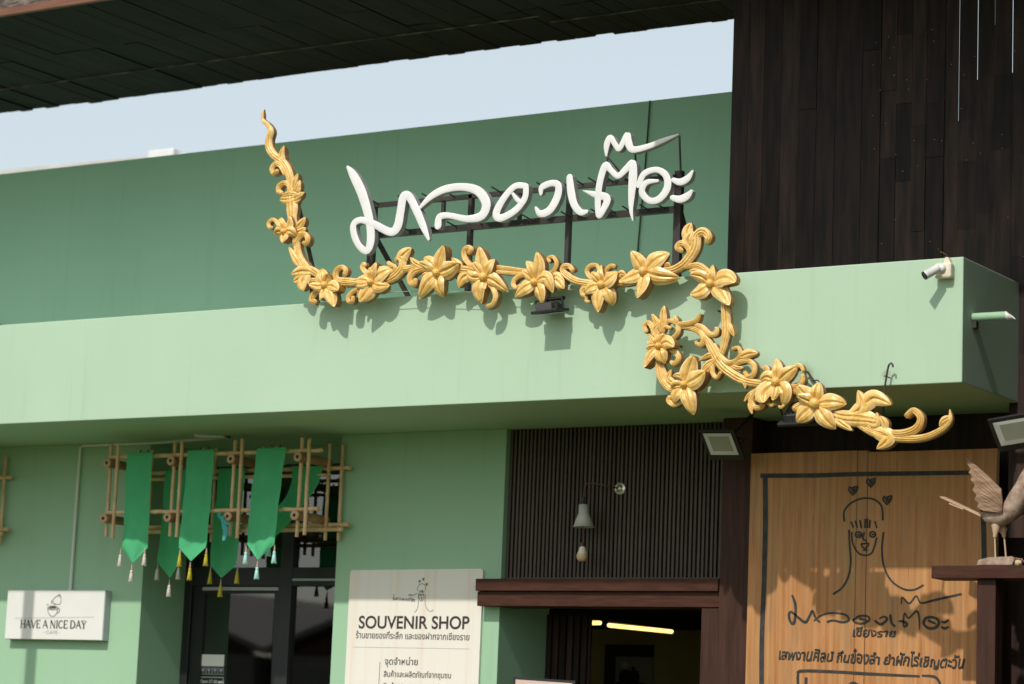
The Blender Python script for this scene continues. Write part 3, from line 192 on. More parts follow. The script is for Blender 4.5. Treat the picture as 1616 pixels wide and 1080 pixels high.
# ---------------------------------------------------------------- mesh helpers
def fade0(u): return max(0, math.sin(math.pi*min(1, u*.95+.08)))**.4
def catmull(P, K):
    n = len(P); out = []
    for i in range(n-1):
        a, b, c, d = P[max(i-1,0)], P[i], P[i+1], P[min(i+2,n-1)]
        for k in range(K):
            t = k/K; out.append(tuple(.5*((2*b[j])+(c[j]-a[j])*t+(2*a[j]-5*b[j]+4*c[j]-d[j])*t*t+(3*b[j]-a[j]-3*c[j]+d[j])*t**3) for j in range(len(b))))
    out.append(tuple(P[-1])); return out
class MB:
    def __init__(s): s.v = []; s.f = []; s.sm = []; s.uv = {}; s.mi = {}
    def add(s, vs, fs, smooth=False, uvs=None):
        o = len(s.v); s.v += [Vector(v) for v in vs]
        for f in fs: s.f.append([o+i for i in f]); s.sm.append(smooth)
        if uvs:
            for i, q in enumerate(uvs): s.uv[o+i] = q
        return s
    def box(s, x0, x1, y0, y1, z0, z1):
        vs = [(x,y,z) for x in (x0,x1) for y in (y0,y1) for z in (z0,z1)]
        return s.add(vs, [(0,1,3,2),(4,6,7,5),(0,4,5,1),(2,3,7,6),(0,2,6,4),(1,5,7,3)])
    def obox(s, c, X, Y, Z):
        c, X, Y, Z = map(Vector, (c, X, Y, Z))
        vs = [c+X*a+Y*b+Z*d for a in (-1,1) for b in (-1,1) for d in (-1,1)]
        return s.add(vs, [(0,1,3,2),(4,6,7,5),(0,4,5,1),(2,3,7,6),(0,2,6,4),(1,5,7,3)])
    def tube(s, path, r, n=10, caps=True):
        P = [Vector(p) for p in path]; R = r if isinstance(r, (list, tuple)) else [r]*len(P)
        vs = []; up = None
        for i, p in enumerate(P):
            t = (P[min(i+1,len(P)-1)]-P[max(i-1,0)]).normalized()
            if up is None: up = t.orthogonal().normalized()
            up = (up-t*up.dot(t)).normalized(); sd = t.cross(up)
            for k in range(n):
                a = 2*math.pi*k/n; vs.append(p+(up*math.cos(a)+sd*math.sin(a))*R[i])
        fs = [(i*n+k, i*n+(k+1)%n, (i+1)*n+(k+1)%n, (i+1)*n+k) for i in range(len(P)-1) for k in range(n)]
        s.add(vs, fs, True)
        if caps:
            s.add(vs[:n], [tuple(range(n-1,-1,-1))]); s.add(vs[-n:], [tuple(range(n))])
        return s
    def lathe(s, o, ax, prof, n=20):
        o, ax = Vector(o), Vector(ax).normalized(); a = ax.orthogonal().normalized(); b = ax.cross(a)
        vs = [o+ax*h+(a*math.cos(2*math.pi*k/n)+b*math.sin(2*math.pi*k/n))*max(r,1e-4) for r, h in prof for k in range(n)]
        return s.add(vs, [(i*n+k, i*n+(k+1)%n, (i+1)*n+(k+1)%n, (i+1)*n+k) for i in range(len(prof)-1) for k in range(n)], True)
    def prism(s, poly, y0, y1):
        n = len(poly); A = [(x,y0,z) for x,z in poly]; B = [(x,y1,z) for x,z in poly]
        s.add(A, [tuple(range(n))]); s.add(B, [tuple(range(n-1,-1,-1))])
        return s.add(A+B, [(i,(i+1)%n,n+(i+1)%n,n+i) for i in range(n)])
    def ribbon(s, ctr, ws, y, K=4):
        if len(ctr) > 2: pts = catmull([(c[0],c[1],w) for c, w in zip(ctr, ws)], K)
        else: pts = [(c[0],c[1],w) for c, w in zip(ctr, ws)]
        n = len(pts); vs = []
        for i, (x, z, w) in enumerate(pts):
            a, b = pts[max(i-1,0)], pts[min(i+1,n-1)]; t = Vector((b[0]-a[0], b[1]-a[1])).normalized(); nn = Vector((-t.y, t.x))
            e = t*(w*.3)*(-1 if i == 0 else 1 if i == n-1 else 0)
            vs += [(x+nn.x*w/2+e.x, y, z+nn.y*w/2+e.y), (x-nn.x*w/2+e.x, y, z-nn.y*w/2+e.y)]
        return s.add(vs, [(2*i, 2*i+1, 2*i+3, 2*i+2) for i in range(n-1)])
    def relief(s, ctr, ws, yf, yb, H, mode, lift=lambda u: 0.0, K=7, M=21, roll=0.0):
        """a carved stroke: centre line and widths in the facade plane, a worked front and square sides back to yb"""
        if mode in 'LP':
            W = ws[0]; pts = catmull(ctr, K*2 if len(ctr) < 4 else K); n = len(pts); pp = []
            base = .30 if mode == 'P' else .35
            for i, p in enumerate(pts):
                u = i/(n-1)
                f = base+(1-base)*math.sin(math.pi/2*min(1, u/.42))**1.25 if u < .42 else max(.015, max(0, 1-(u-.42)/.58)**1.0*(1+.80*(u-.42)/.58))
                pp.append((p[0], p[1], W*f))
            pts = pp
        else:
            pts = catmull([(c[0],c[1],w) for c, w in zip(ctr, ws)], K)
            for end in (0, 1):
                if pts[-1 if end else 0][2] < .02: continue
                q = pts[-1] if end else pts[0]; q2 = pts[-2] if end else pts[1]
                t = Vector((q[0]-q2[0], q[1]-q2[1])).normalized(); cap = []
                for a in (30, 55, 75, 88): a = math.radians(a); cap.append((q[0]+t.x*q[2]/2*math.sin(a), q[1]+t.y*q[2]/2*math.sin(a), q[2]*math.cos(a)))
                pts = pts+cap if end else cap[::-1]+pts
        n = len(pts); G = []; uvs = []; L_, R_, YB = [], [], []
        for i, (x, z, wd) in enumerate(pts):
            a, b = pts[max(i-1,0)], pts[min(i+1,n-1)]; t = Vector((b[0]-a[0], b[1]-a[1]))
            t = t.normalized() if t.length > 1e-9 else Vector((1,0)); nn = Vector((-t.y, t.x)); u = i/(n-1)
            for k in range(M):
                v = -1+2*k/(M-1); gl = 0.0; hh = min(H, wd*.42); ye = yf+(yb-yf)*min(1, .15+wd/.045)
                if mode == 'T': h = .0035*(1-v**6)+.003*u
                elif mode == 'P':
                    fade = math.sin(math.pi*min(1, u*1.05+.02))**.5
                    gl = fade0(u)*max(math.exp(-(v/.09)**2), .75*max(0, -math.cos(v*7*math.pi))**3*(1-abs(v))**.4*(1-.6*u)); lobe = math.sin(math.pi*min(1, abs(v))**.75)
                    h = fade*(hh*(.45*(1-v*v)+.55*max(0, lobe)**.8)+.0036*math.cos(v*7*math.pi)*(1-v*v)*(1-.4*u)-.0035*math.exp(-(v/.07)**2)-.003*math.exp(-((abs(v)-.86)/.05)**2))
                elif mode == 'L':
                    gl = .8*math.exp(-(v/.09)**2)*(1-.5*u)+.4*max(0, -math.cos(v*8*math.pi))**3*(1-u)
                    h = hh*(.4*(1-v*v)+.6*max(0, math.sin(math.pi*min(1, abs(v))**.8))**.8)*max(0, math.sin(math.pi*min(1,.15+u*.85)))**.6-.006*math.exp(-(v/.08)**2)+.002*math.cos(v*8*math.pi)*(1-u)
                else:
                    h = hh*max(0,1-abs(v)**2.6)**.7-(.011*math.exp(-((v-.25)/.09)**2)+.009*math.exp(-((v+.36)/.08)**2))*min(1, wd/.05)
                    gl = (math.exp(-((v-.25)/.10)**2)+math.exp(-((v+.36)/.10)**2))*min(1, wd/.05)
                    if mode == 'K': h *= (.8+.5*u)
                y = yf-lift(u)-h-roll*v*min(1, u*3)*min(1, wd/.06)
                G.append((x+nn.x*wd/2*v, y, z+nn.y*wd/2*v)); uvs.append((gl, abs(v)))
            L_.append(G[-M]); R_.append(G[-1]); YB.append(ye)
        s.add(G, [(i*M+k, i*M+k+1, (i+1)*M+k+1, (i+1)*M+k) for i in range(n-1) for k in range(M-1)], True, uvs)
        for side, fl in ((L_, 0), (R_, 1)):
            vs = [p for p in side]+[(p[0], YB[q], p[2]) for q, p in enumerate(side)]
            f0 = len(s.f); s.add(vs, [(i, i+1, n+i+1, n+i) if fl else (i+1, i, n+i, n+i+1) for i in range(n-1)], False, [(0,1)]*len(vs))
            for q in range(f0, len(s.f)): s.mi[q] = 1
        bk = [(p[0], YB[q], p[2]) for q, p in enumerate(L_)]+[(p[0], YB[q], p[2]) for q, p in enumerate(R_)]
        s.add(bk, [(i, i+1, n+i+1, n+i) for i in range(n-1)], False, [(0,1)]*len(bk))
        for i in (0, n-1):
            a, b = L_[i], R_[i]; s.add([G[i*M+k] for k in range(M)]+[(b[0],YB[i],b[2]),(a[0],YB[i],a[2])], [tuple(range(M+2))], False, [(0,1)]*(M+2))
        return s
    def build(s, name, material, parent=None, bevel=0, side=None):
        off = root_loc(parent) if parent else Vector((0,0,0))
        me = bpy.data.meshes.new(name); me.from_pydata([tuple(v-off) for v in s.v], [], s.f)
        me.polygons.foreach_set("use_smooth", s.sm)
        if s.uv:
            lay = me.uv_layers.new(name="stroke")
            for lp in me.loops: lay.data[lp.index].uv = s.uv.get(lp.vertex_index, (0, 0))
        me.materials.append(material)
        if s.mi and side:
            me.materials.append(side)
            for q in s.mi: me.polygons[q].material_index = 1
        me.update()
        o = bpy.data.objects.new(name, me); col.objects.link(o)
        if parent: o.parent = parent
        if bevel:
            b = o.modifiers.new("bevel", 'BEVEL'); b.width = bevel; b.segments = 2; b.limit_method = 'ANGLE'
        return o
def root_loc(o):
    v = Vector((0,0,0))
    while o: v = v+o.location; o = o.parent
    return v
def tag(o, label=None, cat=None, group=None, kind=None):
    if label: o["label"] = label
    if cat: o["category"] = cat
    if group: o["group"] = group
    if kind: o["kind"] = kind
    return o
def thing(name, label, cat, loc=(0,0,0), group=None):
    o = bpy.data.objects.new(name, None); o.empty_display_size = .1; col.objects.link(o); o.location = loc
    return tag(o, label, cat, group)
def sub(name, parent, loc=(0,0,0)):
    o = bpy.data.objects.new(name, None); o.empty_display_size = .05; col.objects.link(o); o.parent = parent; o.location = Vector(loc)-root_loc(parent); return o
def text(s, name, material, x0, x1, z, y, parent, slope=0, height=None, bold=0, hand=0):
    """lettering laid on a sign face that looks towards -y; x0..x1 is its width, z its foot line"""
    cu = bpy.data.curves.new(name, 'FONT'); cu.body = s; cu.bevel_depth = bold; cu.bevel_resolution = 0
    t = bpy.data.objects.new(name, cu); col.objects.link(t)
    me = bpy.data.meshes.new_from_object(t.evaluated_get(bpy.context.evaluated_depsgraph_get()))
    bpy.data.objects.remove(t)
    xs = [v.co.x for v in me.vertices]; a, b = min(xs), max(xs); k = (x1-x0)/(b-a)
    cap = .69; kz = k if height is None else height/cap
    off = root_loc(parent)
    for v in me.vertices:
        X = x0+(v.co.x-a)*k; v.co = Vector((X, y-.0004-v.co.z*.02, z+v.co.y*kz+(X-x0)*slope))-off
    if hand:                                             # brush-written: leaning, uneven strokes
        for v in me.vertices:
            X, Z = v.co.x+off.x, v.co.z+off.z; zz = Z-z-(X-x0)*slope
            v.co.x += zz*.16+hand*math.sin(X*47+zz*60)+.5*hand*math.sin(X*131+1)
            v.co.z += hand*math.sin(X*61+zz*30+2)+zz*.12*math.sin(X*19)+.5*hand*math.sin(X*160)
    me.materials.append(material); o = bpy.data.objects.new(name, me); col.objects.link(o); o.parent = parent; return o
def copy_tree(o, parent=None):
    c = o.copy(); col.objects.link(c)
    if parent: c.parent = parent
    for ch in list(o.children): copy_tree(ch, c)
    return c

# ---------------------------------------------------------------- ground
g = MB().add([(-300,-300,0),(300,-300,0),(300,300,0),(-300,300,0)], [(0,1,2,3)]).build("ground", PAVE); tag(g, kind="structure")

# ---------------------------------------------------------------- the green shop building
ZB, ZT = 3.844, 4.605
shop = thing("shop_building", "green painted flat roofed shop with deep fascia over its glass door and entry", "building", (0,1,0))
f = MB().box(-14, 3.148, 0, 2.0, ZB, ZT).build("fascia", G_FASCIA, shop, bevel=.006)
MB().box(-14, 1.3, 2.0, 2.16, 3.9, 6.378).build("upper_wall", G_UP, shop, bevel=.005)
MB().box(-14, -4.12, 1.22, 1.90, 0, ZB).build("front_wall", G_WALL, shop, bevel=.004)
MB().box(-2.272, -.82, 1.22, 1.90, 0, ZB).build("front_wall", G_WALL, shop, bevel=.004)
MB().box(1.2, 6.0, 1.32, 1.42, 0, ZB).build("dark_wood_wall", WOOD_DK, shop)
MB().box(-4.12, -2.272, 1.80, 2.0, 3.705, ZB).build("door_head_wall", G_WALL, shop)
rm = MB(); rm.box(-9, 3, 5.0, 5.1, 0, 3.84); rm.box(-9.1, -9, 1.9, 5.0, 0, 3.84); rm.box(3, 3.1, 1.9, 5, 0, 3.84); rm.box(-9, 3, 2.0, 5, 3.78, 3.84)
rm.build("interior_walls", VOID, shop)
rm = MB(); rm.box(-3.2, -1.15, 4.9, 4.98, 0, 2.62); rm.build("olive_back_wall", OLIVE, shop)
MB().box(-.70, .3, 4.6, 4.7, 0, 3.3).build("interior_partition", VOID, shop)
MB().box(-9, 6, 1.95, 2.02, -.05, .02).build("interior_sill", VOID, shop)
# roof flashing behind the parapet and its white box
MB().add([(-14,4.5,7.0),(-14,9,7.0),(-7.0,9,7.0),(-7.0,4.5,7.0),(-14,4.5,7.23),(-14,9,7.6),(-7.0,9,7.55),(-7.0,4.5,7.128)],
    [(0,1,2,3),(4,7,6,5),(0,4,5,1),(1,5,6,2),(2,6,7,3),(3,7,4,0)]).build("roof_sheet", ROOFM, shop)
MB().box(-14, -6.0, 4.6, 4.75, 4.0, 6.998).build("rear_wall", G_UP, shop)
MB().box(-7.125, -6.805, 4.44, 4.9, 7.02, 7.165).box(-6.805, -6.70, 4.5, 4.8, 7.02, 7.12).build("roof_vent_box", WHITE_PL, shop, bevel=.01)
# entry: lintel in two steps, jamb, post
MB().box(-.945, .984, 1.115, 1.40, 2.572, 2.675).box(-.945, .984, 1.085, 1.40, 2.677, 2.762).build("door_lintel", WOOD_RED, shop, bevel=.004)
MB().box(.986, 1.205, 1.10, 1.42, 0, ZB).build("door_post", WOOD_POST, shop, bevel=.004)
MB().box(.845, .984, 1.125, 1.42, 0, 2.57).build("door_jamb", WOOD_POST, shop, bevel=.004)
sl = MB(); n = 55
for i in range(n):
    x = -.800+i*.0326; j = random.uniform(-.0015,.0015); sl.box(x-.0085+j, x+.0085+j, 1.266, 1.288, 2.764, 3.842)
scr = sl.build("slat_screen", SLAT, shop)
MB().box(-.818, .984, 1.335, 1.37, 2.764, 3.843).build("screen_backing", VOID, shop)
MB().box(-.815, .98, 1.262, 1.292, 2.763, 2.783).build("screen_rail", SLAT, shop)
# dark ribbed sliding door leaf inside the entry
dl = MB()
for i in range(6):
    x = -.815+i*.060; dl.box(x, x+.040, 1.86, 1.90, 0, 2.56); dl.box(x+.040, x+.060, 1.885, 1.90, 0, 2.56)
dl.build("ribbed_sliding_door", WOOD_DK, shop)
# cafe glass door set: frame bars, door leaf, panes
df = MB()
for x0, x1 in ((-4.118,-4.045),(-3.175,-3.06),(-2.34,-2.275)): df.box(x0, x1, 1.735, 1.80, 0, 3.705)
df.box(-4.045, -2.34, 1.74, 1.80, 2.755, 2.90); df.box(-4.045, -2.34, 1.74, 1.80, 3.62, 3.70)
gd = df.build("glass_door", FRAME_AL, shop, bevel=.003)
lf = MB(); lf.box(-4.04, -3.93, 1.755, 1.79, 0, 2.752); lf.box(-3.225, -3.18, 1.755, 1.79, 0, 2.752); lf.box(-3.93, -3.225, 1.755, 1.79, 2.70, 2.752)
lf.build("door_leaf", FRAME_AL, gd)
MB().box(-3.93, -3.18, 1.728, 1.738, 2.72, 2.745).box(-3.05, -2.35, 1.728, 1.738, 2.795, 2.812).build("door_top_rail", SIGN_S, gd)
for x0, x1, z0, z1 in ((-3.93,-3.225,.1,2.70),(-3.06,-2.34,.1,2.755),(-4.045,-3.175,2.90,3.62),(-3.06,-2.34,2.90,3.62)):
    MB().add([(x0,1.775,z0),(x1,1.775,z0),(x1,1.775,z1),(x0,1.775,z1)], [(0,1,2,3)]).build("pane", GLASS, gd)

# ---------------------------------------------------------------- plank wall (dark tower side)
pw = MB(); seam = 2.05; SL = {2.725:5.69, 2.852:5.95, 2.968:6.30, 3.090:5.97}      # slits where daylight shows between planks
edges = [1.083]
while edges[-1] < 5.6:
    x = edges[-1]; wd = random.uniform(.075, .135) if x > seam else random.uniform(.115, .14)
    for e in (seam, *SL):
        if x < e-.02 and x+wd > e-.07: wd = e-x; break
    edges.append(round(x+wd, 4))
for x, x1 in zip(edges, edges[1:]):
    z = 3.0 if x1 > 3.1 else 4.55; thin = 2.6 < x < 3.3
    y0 = .9+random.uniform(0, .012 if x > seam else .003)
    while z < 8.0:
        z1 = min(8.0, z+(random.uniform(.28, .95) if x > seam else random.uniform(1.2, 3)))
        for e in (x, x1):
            if e in SL and z < SL[e] < z1-.05 and SL[e]-z > .02: z1 = SL[e]
        sd = .0001 if thin else random.uniform(.0006,.002); zg = 0 if thin else .0012
        a = .0021 if x in SL and z >= SL[x]-.001 else sd; c = .0021 if x1 in SL and z >= SL[x1]-.001 else sd
        pw.box(x+a, x1-c, y0, y0+(.005 if thin else .025), z+zg, z1-zg); z = z1; y0 = y0 if thin else y0+random.uniform(-.006,.006)
pwall = thing("plank_wall", "tall dark brown plank wall above the right end of the green fascia", "wall", (3,.9,4))
pw.build("planks", WOOD_DK, pwall)
bt = MB()
MB().box(2.55, 4.0, .925, .935, 4.55, 5.66).build("backing_board", WOOD_DK, pwall)
for zz in (4.75, 5.35, 6.72, 7.8): bt.box(1.12, 5.6, .94, .97, zz, zz+.07)
bt.build("batten", WOOD_DK, pwall)
MB().box(4.62, 4.66, -1.5, .895, 0, 8.0).build("unseen_sky_blocker", WOOD_DK, pwall)  # added out of view to keep sky light off the fascia's end face
nl = MB()
for k in range(46):
    nx, nz = random.uniform(2.08, 3.3), random.uniform(4.7, 6.4); nl.lathe((nx, .898, nz), (0,-1,0), [(.0001,.003),(.003,.0025),(.0038,0)], 6)
nl.build("nail_heads", COPPER_N, pwall)

# ---------------------------------------------------------------- plank canopy overhead
can = thing("plank_canopy", "wide dark plank canopy overhead with ragged far edge", "canopy", (-4,1,7))
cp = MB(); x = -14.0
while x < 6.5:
    wd = random.uniform(.13, .20); near = -.12 if x < 1.05 else -1.45  # right part reaches further forward, unseen, added to shade the plank wall
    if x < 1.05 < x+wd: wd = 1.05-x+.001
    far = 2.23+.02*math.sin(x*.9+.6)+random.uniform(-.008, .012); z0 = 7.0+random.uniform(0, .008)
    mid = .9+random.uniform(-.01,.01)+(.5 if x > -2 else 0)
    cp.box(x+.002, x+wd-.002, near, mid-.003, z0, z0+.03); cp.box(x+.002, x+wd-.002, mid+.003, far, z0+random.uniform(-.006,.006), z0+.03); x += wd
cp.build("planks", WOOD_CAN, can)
MB().box(-14, 1.05, -.02, .06, 7.045, 7.16).box(-14, 6.5, 1.0, 1.08, 7.045, 7.16).box(-14, 6.5, 1.98, 2.06, 7.045, 7.12).build("joist", WOOD_DK, can)
MB().box(-14, 1.049, -.165, -.125, 7.0, 7.055).build("edge_trim", TRIM, can)
MB().box(-14, 1.049, -.155, -.125, 7.056, 7.5).box(1.05, 6.5, -1.49, -1.45, 7.0, 7.5).build("edge_board", FASC, can)  # second board closes the added unseen right part
MB().box(-14, 6.5, -.10, 2.15, 7.17, 7.20).box(1.06, 6.5, -1.44, -.1, 7.17, 7.2).build("deck", WOOD_CAN, can)
MB().box(-14, -.9, 1.55, 1.556, 6.990, 6.998).box(-.9, 1.1, 1.72, 1.726, 6.990, 6.998).build("cover_strip", FASC, can)

# ---------------------------------------------------------------- gold carvings
vine = thing("carved_vine", "long gold carved flower garland curling along below the white lettering", "carving", (-.4,-.13,4.8))
tail = thing("carved_vine", "gold carved flower scroll looping down over the fascia to a curled tail", "carving", (2.0,-.13,4.1))
panel = (vine, tail)
NMAP = {'S':'stem','L':'leaf','K':'curl'}
HEI = {'S':.020,'L':.016,'K':.020}
for it in ORN:
    root = panel[it[0]]; kd = it[1]; j = random.uniform(-.004,.004)
    if kd != 'F':
        lift0 = {'S':0,'L':.004,'K':.008}[kd]+random.uniform(0,.005)
        if kd == 'L': sgn = random.choice((1,.6,.3)); lift = lambda u, a=lift0, b=sgn: a+.02*b*u
        else: lift = lambda u, a=lift0: a+.006*u
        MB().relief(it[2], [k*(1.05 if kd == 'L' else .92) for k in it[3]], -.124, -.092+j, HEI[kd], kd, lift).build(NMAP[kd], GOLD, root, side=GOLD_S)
    else:
        cx, cz = it[2][0]; r = it[3][0]
        fl = sub("flower", root, (cx, -.16, cz))
        for q, (pts, wd) in enumerate(it[4]):
            rise = .022+random.uniform(-.006,.010)+.004*(q % 2); curl = random.choice((-1,1))*random.uniform(.015,.05)
            lift = lambda u, a=rise, b=curl: .008+a*math.sin(math.pi*.5*min(1,u*1.9))+b*max(0,u-.45)**1.5*2
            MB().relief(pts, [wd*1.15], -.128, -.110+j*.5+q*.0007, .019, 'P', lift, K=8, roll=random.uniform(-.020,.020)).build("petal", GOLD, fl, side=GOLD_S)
        dm = MB().lathe((cx, -.135, cz), (0,-1,0), [(r*.95,0),(r*1.0,.03),(r*.98,.040),(r*.86,.049),(r*.62,.056),(r*.32,.060),(.0002,.061)], 22)
        for k in range(14):
            a = k*2.4; rr = r*.78*math.sqrt(k/14); hh = .061-.016*(rr/r)**2
            dm.lathe((cx+rr*math.cos(a), -.135-hh+.003, cz+rr*math.sin(a)), (0,-1,0), [(r*.16,0),(r*.12,.0035),(.0002,.005)], 7)
        dm.build("flower_centre", GOLD_C, fl)
for x0, z0, x1, z1 in ((-1.822,5.285,-1.672,4.843),(-1.70,4.86,-1.66,4.62)):
    MB().obox(((x0+x1)/2, -.045, (z0+z1)/2), Vector((.011,0,0)), (0,.011,0), Vector((x1-x0,0,z1-z0))/2).build("support_bar", STEEL, vine)
for p_ in ([(-1.69,-.045,5.02),(-1.80,-.08,5.0)], [(-1.80,-.045,5.24),(-1.86,-.08,5.28)], *[[(xx,-.09,zz),(xx,0.02,zz-.04)] for xx, zz in ((-1.2,4.76),(-.45,4.70),(.25,4.66),(.95,4.66))]):
    MB().tube(p_, .005).build("fixing_pin", STEEL, vine)
for xx, zz in ((1.55,4.35),(1.25,4.15),(1.6,3.98),(2.0,3.95)): MB().tube([(xx,-.09,zz),(xx,0.01,zz)], .006).build("fixing_pin", STEEL, tail)
gw = MB().tube([(-1.05,-.10,4.62),(-.72,-.1,4.615),(-.30,-.1,4.58),(.25,-.1,4.58),(.55,-.1,4.54),(.98,-.1,4.66)], .0025, 5)
gw.build("tie_wire", WIRE, vine)

# ---------------------------------------------------------------- white lettering sign on its black frame
sign = thing("lettering_sign", "handwritten white Thai lettering raised on a black steel frame", "sign", (-.2,.24,4.605))
for lt in LET:
    b = MB()
    for q, (c, ws) in enumerate(lt): b.relief(c, ws, .058-.001*q, .105+.001*q, .01, 'T', K=6, M=7)
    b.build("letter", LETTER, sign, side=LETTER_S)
fr = MB()
def bar(p, q, w=.018, d=.018):
    p, q = Vector(p), Vector(q); t = (q-p); L2 = t.length/2; t.normalize(); sx = t.cross(Vector((0,1,0)))
    if sx.length < 1e-3: sx = t.cross(Vector((0,0,1)))
    sx.normalize(); fr.obox((p+q)/2, sx*w, t.cross(sx)*d, t*L2)
Y = .24
bar((-1.36,Y,5.322),(1.05,Y,5.322),.015,.018); bar((-1.36,Y,5.106),(1.05,Y,5.106),.020,.019)
for xx, z1, w_ in ((-1.384,5.345,.024),(-.56,5.335,.014),(.228,5.30,.015),(1.062,5.36,.026)): bar((xx,Y+.003,4.606),(xx,Y+.003,z1),w_,.021)
for xx in (-.79,-.164): bar((xx,Y+.002,5.12),(xx,Y+.002,5.31),.012,.012)
bar((-1.366,Y+.03,5.09),(-1.12,.42,4.61),.014,.014); bar((1.06,Y+.03,5.10),(1.10,.5,4.62),.014,.014)
for x0,z0,x1,z1 in ((.535,5.50,.533,5.334),(.748,5.50,.750,5.334),(1.074,5.60,1.085,5.34),(.54,5.49,.672,5.335)): bar((x0,.20,z0),(x1,.215,z1),.005,.005)
for xx in (-1.30,-1.05,-.85,-.66,-.45,-.28,-.05,.08,.25,.37,.48,.60,.72,.85,.97): 
    bar((xx-.03,.10,5.34),(xx-.03,Y,5.325),.004,.004); bar((xx,.10,5.125),(xx,Y,5.11),.004,.004)
fr.build("steel_frame", STEEL, sign)

# ---------------------------------------------------------------- lamps on the fascia and under it
def flood(label, c, X, Yv, N, w, h, group, arm, back=False):
    """flood light: c centre of its glass, X/Yv half-axis directions, N the way it shines"""
    X, Yv, N, c = (Vector(X).normalized(), Vector(Yv).normalized(), Vector(N).normalized(), Vector(c))
    t = thing("flood_light", label, "flood light", tuple(c), group)
    b = MB()
    b.obox(c-N*.012, X*w, Yv*h, N*.010)
    b.build("housing", BLACK, t, bevel=.004)
    b = MB()
    b.obox(c-N*.040-X*w*.12, X*w*.62, Yv*h*.70, N*.024)
    for k in range(8): b.obox(c-N*.067-X*w*.12+X*w*(-.54+k*.154), X*.003, Yv*h*.66, N*.004)
    b.build("heat_sink", DKGREY, t, bevel=.003)
    MB().obox(c-N*.032+X*w*.68, X*w*.17, Yv*h*.45, N*.020).build("driver_box", BLACK, t, bevel=.003)
    e = c+N*.0005-N*.001
    q = [e-X*w*.80-Yv*h*.62, e+X*w*.80-Yv*h*.62, e+X*w*.80+Yv*h*.80, e-X*w*.80+Yv*h*.80]; k = e-N*0.004
    qi = [k-X*w*.56-Yv*h*.36+N*.006, k+X*w*.62-Yv*h*.36+N*.006, k+X*w*.62+Yv*h*.62+N*.006, k-X*w*.56+Yv*h*.62+N*.006]
    MB().add([p+N*.0045 for p in q+qi], [(0,1,5,4),(1,2,6,5),(2,3,7,6),(3,0,4,7)]).build("reflector", LAMP_EDGE, t)
    MB().add([p+N*.0045 for p in qi], [(0,1,2,3)]).build("glass", LAMP_GLASS, t)
    br = MB(); base = Vector(arm)
    for sg in (-1, 1):
        br.tube([c+X*w*1.03*sg-N*.02, c+X*w*1.03*sg-N*.09, ], .007, 6)
    br.tube([c+X*w*1.03-N*.09, c-X*w*1.03-N*.09], .007, 6); br.tube([c-N*.09, base], .012, 8); br.build("bracket", BLACK, t)
    return t
flood("black flood light hanging at the left of the wooden board, glass facing down", (1.185,.70,3.606), (1,.06,-.02), (-.08,-.60,.80), (-.05,-.80,-.60), .125, .115, "flood lights on the shop front", (1.28,.95,3.84))
flood("black flood light cut by the right picture edge above the carved bird", (3.30,.50,3.60), (1,.05,.14), (-.12,-.60,.80), (-.05,-.80,-.60), .15, .115, "flood lights on the shop front", (3.30,.95,3.84))
flood("flat black flood light on the fascia face under the garland, seen edge on", (.335,-.125,4.398), (1,-.04,.06), (0,.986,.167), (.06,.167,-.98), .100, .085, "flood lights on the shop front", (.36,0.0,4.52))
flood("black flood light half hidden behind the gold tail under the fascia", (2.13,.0,3.672), (1,0,0), (0,.75,.65), (0,.65,-.75), .15, .11, "flood lights on the shop front", (2.1,.2,3.85))
# CCTV
cc = thing("security_camera", "small white security camera on a cream box at the fascia's right end", "camera", (3.04,0,4.52))
MB().box(2.985, 3.093, -.058, -.001, 4.472, 4.565).build("junction_box", CREAM_PL, cc, bevel=.012)
MB().prism([(3.035,4.56),(3.085,4.56),(3.07,4.598),(3.05,4.60)], -.045, -.002).build("box_cap", CREAM_PL, cc, bevel=.004)
MB().lathe((3.035,-.06,4.53), (0,-1,0), [(.026,0),(.026,.012),(.012,.02),(.0002,.022)], 16).tube([(3.035,-.065,4.528),(3.02,-.09,4.53),(3.0,-.105,4.527)], .010, 8).build("arm", WHITE_PL, cc)
hd = Vector((2.962,-.152,4.474))-Vector((3.040,-.092,4.534)); b0 = Vector((3.034,-.092,4.530))
MB().lathe(b0, hd, [(.0002,0),(.022,.004),(.026,.012),(.026,.088),(.0275,.089),(.0275,.102)], 20).build("body", WHITE_PL, cc)
MB().lathe(b0, hd, [(.0268,.094),(.0268,.104),(.0262,.112),(.024,.112),(.023,.108),(.0002,.107)], 20).build("lens", LENS, cc)
MB().tube([(3.06,-.03,4.595),(3.055,-.04,4.615),(3.02,-.05,4.635)], .0035, 6).build("cable", COPPER, cc)
# rain spout on the right end of the fascia
sp = thing("rain_spout", "short green pipe spout with slanted white mouth sticking out of the fascia end", "pipe", (3.15,.16,4.26))
pp = MB().tube([(3.13,.165,4.262),(3.36,.165,4.262)], .026, 16, caps=False); pp.build("pipe", G_WALL, sp)
mm = MB(); ring = []
for k in range(16):
    a = 2*math.pi*k/16; ring.append((3.36+.055*(.5-.5*math.sin(a)), .165+.0255*math.cos(a), 4.262+.0255*math.sin(a)))
mm.add(ring+[(3.36,.165+.0265*math.cos(2*math.pi*k/16),4.262+.0265*math.sin(2*math.pi*k/16)) for k in range(16)], [(k,(k+1)%16,16+(k+1)%16,16+k) for k in range(16)]).build("mouth", WHITE_PL, sp)
MB().box(3.149, 3.175, .145, .185, 4.195, 4.235).build("clamp", IRON, sp)
